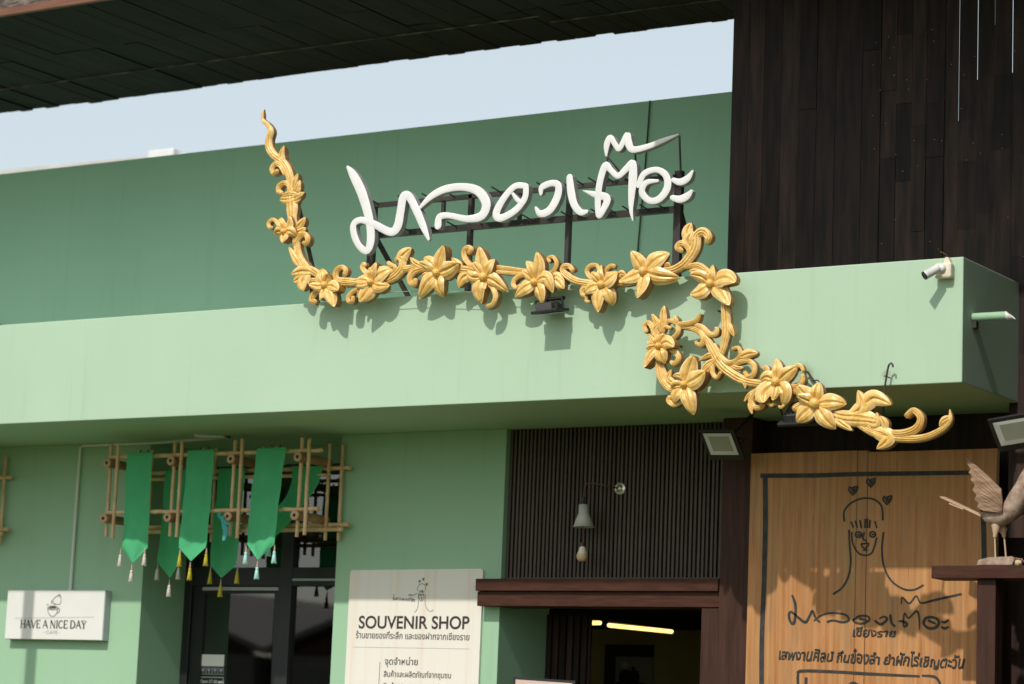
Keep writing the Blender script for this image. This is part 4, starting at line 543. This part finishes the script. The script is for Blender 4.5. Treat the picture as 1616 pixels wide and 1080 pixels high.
# iron hooks
h1 = thing("iron_hook", "thin iron rod with hooked top standing against the fascia's lower edge", "hook", (2.68,-.03,3.9))
MB().tube([(2.728,-.056,3.945),(2.727,-.058,3.960),(2.718,-.06,3.970),(2.704,-.06,3.962),(2.695,-.06,3.93),(2.681,-.06,3.84),(2.672,-.06,3.70),(2.672,-.06,3.6)], .0065, 6).tube([(2.676,-.065,3.893),(2.690,-.05,3.889),(2.712,-.045,3.880)], .004, 5).build("rod", IRON, h1)
h2 = thing("iron_hook", "bent iron rod by a rust stain holding the gold tail to the fascia", "hook", (2.12,-.03,3.95))
MB().tube([(2.02,-.09,3.955),(2.12,-.06,3.955),(2.15,-.03,3.945),(2.24,-.06,3.84),(2.33,-.08,3.74)], .007, 6).tube([(2.12,-.06,3.955),(2.122,0,3.953)], .007, 6).tube([(2.20,-.05,3.885),(2.24,-.07,3.885),(2.25,-.07,3.87)], .004, 5).build("rod", IRON, h2)
# cables on the upper wall
cb = MB().tube([(-.165,1.985,6.375),(-.19,1.99,5.9),(-.225,1.985,5.3),(-.26,1.98,4.62)], .006, 6).build("hanging_cable", IRON); tag(cb, "thin black cable hanging down the green upper wall behind the lettering", "cable")
cb = MB().tube([(-6.9,1.985,5.12),(-6.6,1.98,5.05),(-6.3,1.97,4.9),(-6.0,1.9,4.62)], .007, 6).build("loose_cable", IRON); tag(cb, "short loose cable low on the upper wall at the left picture edge", "cable")

# ---------------------------------------------------------------- wall lamp on the slats
wl = thing("wall_lamp", "pale conical wall lamp on slat screen, its bulb dangling below", "lamp", (.107,1.264,3.40))
MB().lathe((.107,1.2655,3.40), (0,-1,0), [(.046,0),(.046,.006),(.036,.012),(.030,.010),(.022,.022),(.012,.03),(.0002,.032)], 24).build("wall_rose", CHROME, wl)
MB().tube(catmull([(.104,1.24,3.40),(.075,1.17,3.404),(.01,1.14,3.418),(-.06,1.14,3.428),(-.095,1.14,3.421),(-.110,1.14,3.38),(-.115,1.14,3.32)], 5), .0055, 8).build("arm", COPPER, wl)
MB().lathe((-.115,1.14,3.333), (0,0,-1), [(.010,0),(.013,.008),(.013,.02),(.010,.03),(.014,.035),(.014,.055)], 12).build("socket", BLACK, wl)
MB().lathe((-.112,1.14,3.280), (.045,0,-1), [(.0002,-.002),(.034,0),(.036,.06),(.04,.068),(.076,.158),(.0745,.158),(.036,.066)], 28).build("lamp_shade", SHADE, wl)
MB().tube([(-.107,1.14,3.2),(-.112,1.14,3.05),(-.108,1.145,3.005)], .003, 6).lathe((-.110,1.14,3.02), (0,0,-1), [(.006,0),(.017,.006),(.017,.036)], 12).build("bulb_cord", COPPER, wl)
MB().lathe((-.109,1.14,2.988), (0,0,-1), [(.016,0),(.022,.01),(.027,.03),(.036,.05)], 18).build("bulb_neck", BULB_W, wl)
MB().lathe((-.109,1.14,2.988), (0,0,-1), [(.036,.05),(.040,.062),(.039,.08),(.031,.095),(.016,.104),(.0002,.106)], 18).build("bulb", BULB_C, wl)

# ---------------------------------------------------------------- cafe sign and conduit
cs = thing("cafe_sign", "white box sign with a cup drawing on the green wall below the conduit", "sign", (-4.9,1.1,2.47))
MB().box(-5.452, -4.424, 1.150, 1.214, 2.287, 2.678).build("box", SIGN_S, cs, bevel=.003)
MB().box(-5.447, -4.429, 1.146, 1.1495, 2.291, 2.674).build("face", SIGN_W, cs)
def serif(s, x0, x1, z, h, y):
    """Roman capitals with thick and thin strokes"""
    b = MB(); T, t = h*.19, h*.10
    GL = {'H':(.8,[(.13,0,.13,1,T),(.67,0,.67,1,T),(.13,.5,.67,.5,t)],(.13,.67)),'A':(.8,[(.05,0,.38,1,t),(.36,1,.74,0,T),(.18,.36,.6,.36,t)],()),'V':(.78,[(.03,1,.40,0,T),(.38,0,.74,1,t)],()),
     'E':(.66,[(.13,0,.13,1,T),(.13,1,.56,1,t),(.13,.52,.46,.52,t),(.13,0,.58,0,t),(.56,.84,.56,1,t),(.58,0,.58,.18,t)],()),'N':(.86,[(.12,0,.12,1,t),(.12,1,.70,0,T),(.70,0,.70,1,t)],(.12,)),'I':(.34,[(.17,0,.17,1,T)],(.17,)),
     'C':(.78,[(.66,.82,.52,.97,t),(.52,.97,.30,.95,t*1.4),(.30,.95,.12,.74,T*.8),(.12,.74,.10,.3,T),(.10,.3,.28,.05,T*.8),(.28,.05,.52,.03,t*1.4),(.52,.03,.68,.2,t)],()),
     'D':(.86,[(.14,0,.14,1,T),(.14,1,.42,.98,t),(.42,.98,.66,.78,T*.8),(.66,.78,.74,.5,T),(.74,.5,.66,.2,T),(.66,.2,.42,.02,T*.8),(.42,.02,.14,0,t)],()),
     'Y':(.76,[(.04,1,.38,.48,T),(.38,.48,.70,1,t),(.37,0,.37,.48,T)],(.37,)),' ':(.30,[],())}
    tot = sum(GL[c][0] for c in s); k = (x1-x0)/tot; x = x0; q = 0
    for c in s:
        wd, st, sf = GL[c]
        for a, bb, c2, d, w_ in st: b.ribbon([(x+a*k, z+bb*h),(x+c2*k, z+d*h)], [w_, w_], y-q*.00002); q += 1
        for a in sf:
            for e in (0, 1): b.ribbon([(x+(a-.09)*k, z+e*h),(x+(a+.09)*k, z+e*h)], [t*.8]*2, y-q*.00002); q += 1
        x += wd*k
    return b
YS = 1.1445
serif("HAVE A NICE DAY", -5.29, -4.595, 2.378, .060, YS).build("lettering", INK, cs)
text("CAFE", "lettering", INK_L, -5.012, -4.892, 2.332, YS, cs, height=.026)
text("-", "lettering", INK_L, -5.037, -5.025, 2.332, YS, cs); text("-", "lettering", INK_L, -4.88, -4.868, 2.332, YS, cs)
MB().ribbon([(-5.352,2.452),(-4.522,2.468)], [.003]*2, YS).build("rule_line", INK_L, cs)
cup = MB()
for c in ([(-5.012,2.535),(-5.002,2.50),(-4.977,2.475),(-4.947,2.47),(-4.917,2.49),(-4.902,2.53)], [(-5.012,2.535),(-4.987,2.525),(-4.957,2.522),(-4.917,2.526),(-4.9,2.535),(-4.927,2.548),(-4.967,2.552),(-5.002,2.546),(-5.012,2.535)], [(-4.902,2.53),(-4.885,2.53),(-4.889,2.505),(-4.915,2.495)],
          [(-4.947,2.615),(-4.962,2.58),(-4.917,2.565),(-4.882,2.57),(-4.877,2.61),(-4.892,2.63),(-4.917,2.632),(-4.947,2.615)], [(-4.912,2.628),(-4.897,2.645),(-4.885,2.63)], [(-4.977,2.60),(-4.972,2.58),(-4.979,2.57)], [(-5.022,2.56),(-5.007,2.565)], [(-4.947,2.565),(-4.937,2.562)]):
    cup.ribbon(c, [.0055]*len(c), YS-.0002-len(cup.v)*1e-7)
cup.ribbon([(-4.992,2.537),(-4.947,2.540),(-4.922,2.538)], [.012,.018,.008], YS-.0004); cup.build("cup_drawing", INK_G, cs)
cd = thing("conduit_pipe", "pale conduit running under the soffit and down to the cafe sign", "pipe", (-4.83,1.19,3.84))
MB().tube([(-4.836,1.20,2.67),(-4.828,1.20,3.815),(-4.80,1.20,3.832),(-4.0,1.19,3.833),(-3.20,1.05,3.833),(-3.225,1.00,3.833),(-3.42,.90,3.834)], .0125, 10).build("pipe", CONDUIT, cd)

# ---------------------------------------------------------------- souvenir sign
ss = thing("souvenir_sign", "tall pale pine sign board with dark English heading and Thai text", "sign", (-1.54,1.2,1.9))
pts = []
for cx_, cz_, a0 in ((-.985,2.815,0),(-2.095,2.808,90)):
    for k in range(5): a = math.radians(a0+k*22.5); pts.append((cx_+.026*math.cos(a), cz_+.026*math.sin(a)))
pts += [(-2.121,1.0),(-.959,1.0)]
MB().prism(pts, 1.198, 1.216).build("panel", PINE, ss)
YP = 1.1965
text("SOUVENIR SHOP", "lettering", INK, -2.02, -1.055, 2.41, YP, ss, height=.088, bold=.018, slope=.004)
text("ร้านขายของที่ระลึก และของฝากจากเชียงราย", "lettering", INK_G, -2.04, -1.05, 2.337, YP, ss, slope=-.004, height=.045, bold=.010)
text("จุดจำหน่าย", "lettering", INK_G, -1.772, -1.482, 2.150, YP, ss, height=.046, bold=.012)
text("สินค้าและผลิตภัณฑ์จากชุมชน", "lettering", INK_G, -1.776, -1.192, 2.062, YP, ss, height=.040, bold=.010)
text("สินค้า Handmade & วิถี", "lettering", INK_G, -1.776, -1.29, 1.975, YP, ss, height=.040, bold=.010)
lg = MB()
for q, (c, ws) in enumerate(BRD[:33]): lg.ribbon([(-1.532+(x-1.869)*.2596, 2.5235+(z-2.643)*.333) for x, z in c], [max(.0035, k*.22) for k in ws], YP-q*.00001)
for q, (c, ws) in enumerate(BRD[36:48]): lg.ribbon([(-1.726+(x-1.553)*.1746, 2.607+(z-2.439)*.2534) for x, z in c], [max(.004, k*.2) for k in ws], YP-.0004-q*.00001)
lg.build("logo_drawing", INK_G, ss)
MB().ribbon([(-1.815,2.167),(-1.818,1.5)], [.004]*2, YP).build("rule_line", INK_G, ss)
MB().ribbon([(-2.06,2.272),(-1.04,2.272)], [.002]*2, YP).build("rule_line", INK_L, ss)
# ---------------------------------------------------------------- big wooden board with the drawn face
bd = thing("wooden_board", "big golden brown wooden board with a drawn long haired face and Thai lettering", "sign", (2.1,1.0,.8))
MB().box(1.250, 2.022, 1.0, 1.05, .75, 3.585).box(2.024, 2.094, 1.001, 1.05, .75, 3.583).box(2.098, 2.975, 1.0, 1.05, .75, 3.572).build("panel", BOARD, bd, bevel=.002)
b = MB()
for q, (c, ws) in enumerate(BRD): b.ribbon(c, [k*(1.12 if c[0][1] < 2.75 else .98) for k in ws], .9975-q*.00003)
b.build("drawing", CHAR, bd)
text("เชียงราย", "lettering", CHAR, 2.010, 2.305, 2.385, .996, bd, height=.050, bold=.024, hand=.002)
text("เสพงานศิลป์ กิ๋นข๋องลำ ยำผักไร่เชิญตะวัน", "lettering", CHAR, 1.487, 2.772, 2.232, .996, bd, slope=-.030, height=.066, bold=.024, hand=.0022)

# ---------------------------------------------------------------- shelf with the carved bird
sh = thing("wooden_shelf", "dark red brown timber shelf on a post in front of the wooden board", "shelf", (3.2,.5,0))
MB().box(2.792, 4.2, .42, .64, 2.712, 2.790).build("shelf_top", WOOD_RED, sh, bevel=.004)
MB().box(3.072, 3.192, .46, .58, 0, 2.711).build("post", WOOD_POST, sh, bevel=.004)
bi = thing("carved_bird", "weathered wooden bird with raised wings standing on a log base on the shelf", "bird figure", (3.15,.5,2.79))
def wing(poly, y0, th):
    b = MB(); n = len(poly); cx_ = sum(p[0] for p in poly)/n; cz_ = sum(p[1] for p in poly)/n
    b.prism(poly, y0-th/2, y0+th/2)
    return b
nw = wing(PL['near_wing'], .435, .014)
# carved feather ridges on the near wing
W0 = PL['near_wing']; root_ = Vector(W0[5])
for tip, wd in ((18,.035),(16,.04),(14,.04),(12,.04),(10,.04),(9,.035)):
    a = Vector(W0[tip]); rt = Vector(W0[4]).lerp(Vector(W0[5]), (18-tip)/10)
    nw.relief([tuple(rt), tuple(rt.lerp(a,.5)+Vector((.004,.006))), tuple(rt.lerp(a,.93))], [wd], .429, .434, .006, 'L')
nw.build("wing", BIRD_F, bi)
wing(PL['far_wing'], .60, .014).build("wing", BIRD_R, bi)
bp = PL['body']; rad = [.006,.034,.046,.055,.064,.068,.062,.055,.048,.042,.02]
MB().tube(catmull([(p[0], .50, p[1]) for p in bp], 4), [r_[0] for r_ in catmull([(r,) for r in rad], 4)], 18).build("body", BIRD_W, bi)
tp = PL['tail']; b = MB()
for k, dy in enumerate((-.03, 0, .03)):
    b.obox(((tp[0][0]+tp[-1][0])/2, .5+dy, (tp[0][1]+tp[-1][1])/2+.002*k), Vector((tp[-1][0]-tp[0][0], 0, tp[-1][1]-tp[0][1]))/2, (0,.014,0), Vector((-.002,0,.005)))
b.tube([(tp[1][0]-.01,.46,tp[1][1]-.01),(tp[2][0]-.01,.455,tp[2][1]-.004)], .005, 6).build("tail", BIRD_L, bi)
for nm, y0 in (('leg1', .5), ('leg2', .56)):
    l = PL[nm]; b = MB().tube([(p[0], y0, p[1]) for p in l[:4]], [.026,.029,.015,.012], 14)
    b.tube([(l[3][0], y0, l[3][1]+.01), (l[4][0], y0, l[4][1]-.01)], .0055, 8); b.build("leg", BIRD_L, bi)
MB().prism(PL['base'], .43, .59).build("log_base", BIRD_W, bi, bevel=.012)
kb = PL['base_knob']; MB().tube([(kb[0][0],.47,kb[0][1]),(kb[1][0],.47,kb[1][1]),(kb[2][0],.475,kb[2][1])], [.018,.022,.012], 10).build("base_twig", BIRD_L, bi)

# ---------------------------------------------------------------- bamboo rack, banners
def cane(mb, p, q, r):
    """bamboo cane with swollen nodes"""
    p, q = Vector(p), Vector(q); L_ = (q-p).length; n = max(2, int(L_/.16)); path, R_ = [], []
    for i in range(n):
        for s_, k in ((0,1.0),(.82,.97),(.93,1.16)): path.append(p.lerp(q, (i+s_)/n)); R_.append(r*k)
    path.append(q); R_.append(r); j = Vector((random.uniform(-.003,.003), random.uniform(-.003,.003), random.uniform(-.003,.003)))
    path = [a+j*math.sin(3*i) for i, a in enumerate(path)]
    mb.tube(path, R_, 9)
ST = (-4.195, -3.562, -2.985, -2.365)
rk = thing("bamboo_rack", "open bamboo rack carrying green banners above the glass door", "rack", (-3.2,1.0,3.4), "bamboo racks under the fascia")
for x in ST:
    for xx, yy in ((x-.014,.868),(x+.083,.83)):
        b = MB(); cane(b, (xx,yy,3.05+random.uniform(-.015,.02)), (xx+random.uniform(-.006,.006),yy,3.775+random.uniform(-.01,.02)), .0146); b.build("upright", BAMBOO, rk)
    for xx, yy in ((x+.04,1.145),(x+.135,1.18)):
        b = MB(); cane(b, (xx,yy,3.05), (xx,yy,3.77), .014); b.build("upright", BAMBOO, rk)
    for zz in (3.632, 3.203):
        b = MB(); b.tube([(x+.012,.79,zz),(x-.0,1.20,zz)], .034, 14, caps=False); b.build("thick_cane", BAMBOO_D, rk)
        e = MB().lathe((x+.012,.789,zz), (0,-1,0), [(.035,-.012),(.036,0),(.033,.002),(.014,.002),(.012,-.001)], 18).build("cane_end", BAMBOO_END, rk)
        MB().lathe((x+.012,.789,zz), (0,-1,0), [(.0135,.0012),(.0002,.0014)], 12).build("hollow", HOLE, e)
for yy, zz, x0, x1, r in ((.852,3.682,-4.19,-2.18,.0155),(.848,3.252,-4.21,-2.175,.0155),(1.165,3.588,-4.05,-2.14,.016),(1.13,3.535,-4.05,-2.3,.014),(1.165,3.166,-4.05,-2.13,.016),(1.13,3.128,-4.05,-2.16,.016)):
    b = MB(); cane(b, (x0,yy,zz), (x1,yy,zz), r); b.build("crossbar", BAMBOO, rk)
r2 = copy_tree(rk); r2.location.x -= 3.375; r2["label"] = "end of a second bamboo rack showing at the left picture edge"
def tassel(parent, x, y, z, m_, s=1.0):
    t = MB().tube([(x,y,z+.045*s),(x+.001,y,z+.02*s),(x,y,z)], [.002,.0055,.0045], 7)
    t.lathe((x,y,z+.012*s), (0,0,-1), [(.0002,0),(.007,.003),(.007,.010),(.0002,.013)], 8)
    o = t.build("tassel", T_TOP, parent)
    b = MB(); b.lathe((x,y,z), (0,0,-1), [(.003,0),(.010,.006),(.012,.016),(.009,.021),(.0125,.03),(.019*s,.085*s),(.012,.088*s),(.0002,.084*s)], 12)
    for k in range(9):
        a = k*.7; b.tube([(x+.010*math.cos(a), y+.010*math.sin(a), z-.028), (x+.018*s*math.cos(a), y+.018*s*math.sin(a), z-.089*s-random.uniform(0,.006))], .0022, 5)
    b.build("tassel_fringe", m_, o)
def banner(label, top, cor, tip, y, m_, grp="green banners on the bamboo rack", wave=.012, ph=0):
    (x0, x1, z1), (c0, c1, zc), (tx, tz) = top, cor, tip
    t = thing("banner", label, "banner", ((x0+x1)/2, y, z1), grp); b = MB(); n, mrow = 10, 16; vs, fs = [], []
    for i in range(mrow+1):
        u = i/mrow; z = z1+(zc-z1)*u
        for k in range(n+1):
            v = k/n; x = (x0+(c0-x0)*u)+((x1+(c1-x1)*u)-(x0+(c0-x0)*u))*v
            vs.append((x, y+wave*(.25+u)*math.sin(v*5+u*3+ph)+.006*math.sin(v*13+ph+2*u)*(.3+u)+.004*math.sin(u*17+v*3+ph), z+.004*math.sin(v*3.1)*u))
    fs = [(i*(n+1)+k, i*(n+1)+k+1, (i+1)*(n+1)+k+1, (i+1)*(n+1)+k) for i in range(mrow) for k in range(n)]
    o = len(vs)-(n+1)
    rows = [[o+k for k in range(n+1)]]
    for s_ in (.33, .66, 1):
        row = []
        for k in range(n+1):
            e = Vector(vs[o+k]); row.append(len(vs)); q = e.lerp(Vector((tx, y, tz)), s_); vs.append(tuple(q))
        rows.append(row)
    for a, c in zip(rows, rows[1:]):
        for k in range(n): fs.append((a[k], a[k+1], c[k+1], c[k]))
    b.add(vs, fs, True); b.build("cloth", BANNER, t)
    MB().tube([(x0+.003,y+.012,z1+.004),(x1-.003,y+.012,z1+.004)], .012, 8).build("hem", BANNER, t)
    for q in (.45,.75): MB().tube([(x0+(x1-x0)*q, y+.015, z1-.01),(x0+(x1-x0)*q, y+.02, z1+.035)], .006, 6).build("tie_cord", COPPER, t)
    for (px, pz) in ((c0+.002, zc-.05), (c1-.002, zc-.045), (tx, tz-.05)): tassel(t, px, y-.004, pz, m_)
banner("front green banner with white tassels, leftmost on the rack", (-3.996,-3.737,3.690), (-3.994,-3.750,2.975), (-3.871,2.858), .80, T_WHITE)
banner("front green banner with mustard yellow tassels, middle of three", (-3.404,-3.144,3.696), (-3.411,-3.155,2.973), (-3.304,2.871), .80, T_YEL, ph=2)
banner("front green banner with aqua tassels, rightmost on the rack", (-2.735,-2.473,3.694), (-2.787,-2.520,2.990), (-2.673,2.878), .80, T_AQUA, ph=4)
banner("shaded rear green banner with white tassels behind the left canes", (-3.865,-3.640,3.591), (-3.873,-3.660,2.893), (-3.744,2.768), 1.10, T_WHITE, ph=1)
banner("shaded rear green banner with mustard tassels behind the blue knotted ribbon", (-3.328,-3.081,3.590), (-3.352,-3.090,2.863), (-3.245,2.768), 1.10, T_YEL, ph=3)
tb = thing("banner", "twisted rear green banner pulled sideways at the rack's right end", "banner", (-2.49,1.1,3.6), "green banners on the bamboo rack")
P_ = catmull([(-2.49,3.60,.25),(-2.51,3.48,.235),(-2.60,3.33,.17),(-2.72,3.20,.15),(-2.85,3.10,.12)], 6); vs = []
for i, (x, z, w_) in enumerate(P_):
    u = i/(len(P_)-1); tx, tz = (1, .0) if u < .15 else (1, .5*min(1,(u-.15)*2.4))
    vs += [(x+w_/2*(s_), 1.095+.03*u*s_+.02*math.sin(6*u+s_), z+tz*w_/2*(-s_ if False else -s_)*.9) for s_ in (-1,-.5,0,.5,1)]
MB().add(vs, [(i*5+k, i*5+k+1, i*5+k+6, i*5+k+5) for i in range(len(P_)-1) for k in range(4)], True).build("cloth", BANNER, tb)
tassel(tb, -2.80, 1.09, 3.02, T_AQUA)
rb = thing("knotted_ribbon", "small aqua cloth ribbon knotted to the bamboo rack", "ribbon", (-2.985,.78,3.17))
MB().relief([(-3.012,3.185),(-2.992,3.13),(-2.975,3.09),(-2.985,3.03)], [.022,.04,.046,.030], .78, .79, .010, 'S').relief([(-3.005,3.175),(-3.035,3.20),(-3.04,3.225),(-3.02,3.215)], [.014,.02,.016,.01], .772, .785, .010, 'S').relief([(-2.995,3.17),(-2.965,3.15),(-2.93,3.135)], [.016,.022,.010], .772, .785, .010, 'S').relief([(-3.0,3.19),(-2.995,3.165)], [.026,.024], .768, .785, .010, 'S').build("cloth", AQUA, rb)

# ---------------------------------------------------------------- interior lamps and things in view through the entry
for y0, y1, lb in ((2.40, 3.372, "long warm tube light on the ceiling beyond the entry"), (2.12, 2.268, "short warm tube light by the ribbed door in the entry")):
    t = thing("tube_light", lb, "tube light", (-.605,y0,2.52), "warm tube lights inside the entry")
    MB().tube([(-.605,y0,2.516),(-.605,y1,2.526)], .016, 10).build("tube", TUBE, t)
    MB().box(-.622, -.588, y0+.002, y1+.06, 2.540, 2.565).build("fitting", VOID, t)
for xx, zz in ((-2.52,3.42),(-2.43,3.42)):
    t = MB().lathe((xx,2.4,zz), (0,0,-1), [(.035,0),(.03,.004),(.0002,.005)], 14).build("ceiling_spotlight", SPOT); tag(t, "tiny warm spotlight on the cafe ceiling behind the glass", "ceiling light", "cafe ceiling spotlights")
cf = thing("cafe_shelf", "dim shelf with pale boxes inside the cafe behind the glass door", "shelf", (-3.2,3.6,0))
MB().box(-4.6, -2.6, 3.5, 3.9, 2.70, 2.74).box(-4.6, -2.6, 3.5, 3.9, 2.2, 2.24).build("boards", WOOD_POST, cf)
for k, (x, w_, h_) in enumerate(((-4.3,.2,.28),(-3.95,.14,.2),(-3.6,.22,.24),(-3.25,.12,.3),(-2.95,.2,.2))):
    MB().box(x, x+w_, 3.55, 3.75, 2.741, 2.741+h_).build("box", SIGN_W if k % 2 else PINE, cf)
dr = thing("inner_doorway", "dark doorway with a dim pane at the back of the shop", "doorway", (-1.83,4.6,0))
MB().box(-2.06, -1.60, 4.86, 4.895, 2.39, 2.49).box(-2.06, -1.955, 4.86, 4.895, 0, 2.39).build("door_frame", VOID, dr)
MB().box(-1.955, -1.60, 4.87, 4.893, 0, 2.389).build("pane", mat("dim_pane", (.22,.21,.15), .5, (.26,.25,.18), scale=3), dr)
pl = thing("display_shelf", "dim display shelf with stacked goods at the back of the shop", "shelf", (-1.5,4.4,0))
b = MB().box(-1.62, -1.45, 4.3, 4.5, 0, 2.16)
for k in range(5): b.lathe((-1.60+k*.035, 4.36, 2.16), (0,0,1), [(.018,0),(.026,.04),(.012,.09+.03*(k%2)),(.0002,.1+.03*(k%2))], 10)
b.build("shelf_body", VOID, pl)
MB().lathe((-1.545,4.32,2.26), (0,0,1), [(.0002,0),(.035,.01),(.045,.05),(.02,.08),(.0002,.085)], 14).build("jar", LAMP_GLASS, pl)
st = thing("easel_sign", "top of a pale pink picture in a dark frame standing before the entry", "sign", (-.24,.9,1.2))
MB().obox((-.225,.9,1.72), Vector((.235,.02,-.008)), (0,.012,0), (0,0,.345)).build("frame", BLACK, st)
MB().obox((-.225,.8855,1.712), Vector((.215,.018,-.008)), (0,.003,0), (0,0,.335)).build("picture", mat("pale_pink_print", (.62,.45,.38), .5, (.66,.5,.42), scale=3), st)
# stickers on the cafe door
dk = thing("door_notice", "small white and dark stickers with icons and opening time on the glass door", "sticker", (-3.82,1.772,2.1))
YD = 1.772
MB().box(-3.935, -3.707, YD-.002, YD, 2.128, 2.219).build("white_card", SIGN_W, dk)
text("café hours", "lettering", INK_L, -3.90, -3.74, 2.145, YD-.0025, dk) if False else None
b = MB()
for k in range(4):
    x0 = -3.938+k*.060; z0, z1 = 2.066, 2.114
    for a, c in (((x0,z0),(x0+.05,z0)),((x0+.05,z0),(x0+.05,z1)),((x0+.05,z1),(x0,z1)),((x0,z1),(x0,z0))): b.ribbon([a, c], [.004]*2, YD-.001-len(b.v)*1e-6)
    cx_, cz_ = x0+.025, 2.09
    b.ribbon([(cx_-.012,cz_+.008),(cx_,cz_+.012),(cx_+.012,cz_+.008)], [.01,.014,.01], YD-.0012-k*1e-5); b.ribbon([(cx_,cz_+.008),(cx_,cz_-.014)], [.012,.006], YD-.0014-k*1e-5)
for a, c in (((-3.942,2.042),(-3.705,2.042)),((-3.942,2.042),(-3.945,1.93)),((-3.705,2.042),(-3.702,1.93))): b.ribbon([a, c], [.006]*2, YD-.001-len(b.v)*1e-6)
b.build("icons", SIGN_S, dk)
text("Open 07.30 am", "lettering", SIGN_W, -3.932, -3.715, 1.998, YD-.0015, dk, bold=.01)
# ---------------------------------------------------------------- across the forecourt (reflected in the glass) and a pole beside the building
pole = thing("steel_pole", "square steel pole standing before the shop, out past the left picture edge", "pole", (-5.12,-.8,0))
MB().box(-5.175, -5.065, -.86, -.74, 0, 4.9).build("shaft", STEEL, pole)
MB().box(-5.26, -4.98, -.94, -.66, 0, .03).build("base_plate", STEEL, pole)
for hx, lb, sd in ((-25.4, "dark gabled house across the forecourt, farther left of the two", 0), (-18.0, "dark gabled house across the forecourt, nearer right of the two", 1)):
    hs = thing("opposite_house", lb, "house", (hx,-26,0)); hw = 3.68
    MB().box(hx-hw+.25, hx+hw-.25, -30, -22.1, 0, 3.15).build("walls", TILE_R, hs)
    MB().prism([(hx-hw+.3,3.152),(hx+hw-.3,3.152),(hx,4.42)], -22.3, -22.2).build("gable", WOOD_POST, hs)
    rfm = MB()
    for sg in (-1, 1): rfm.add([(hx+sg*hw,-22,3.30),(hx,-22,4.6),(hx,-30,4.6),(hx+sg*hw,-30,3.30),(hx+sg*hw,-22,3.18),(hx,-22,4.48),(hx,-30,4.48),(hx+sg*hw,-30,3.18)], [(0,1,2,3),(7,6,5,4),(0,4,5,1),(2,6,7,3),(0,3,7,4),(1,5,6,2)])
    rfm.build("roof", TILE_R, hs)
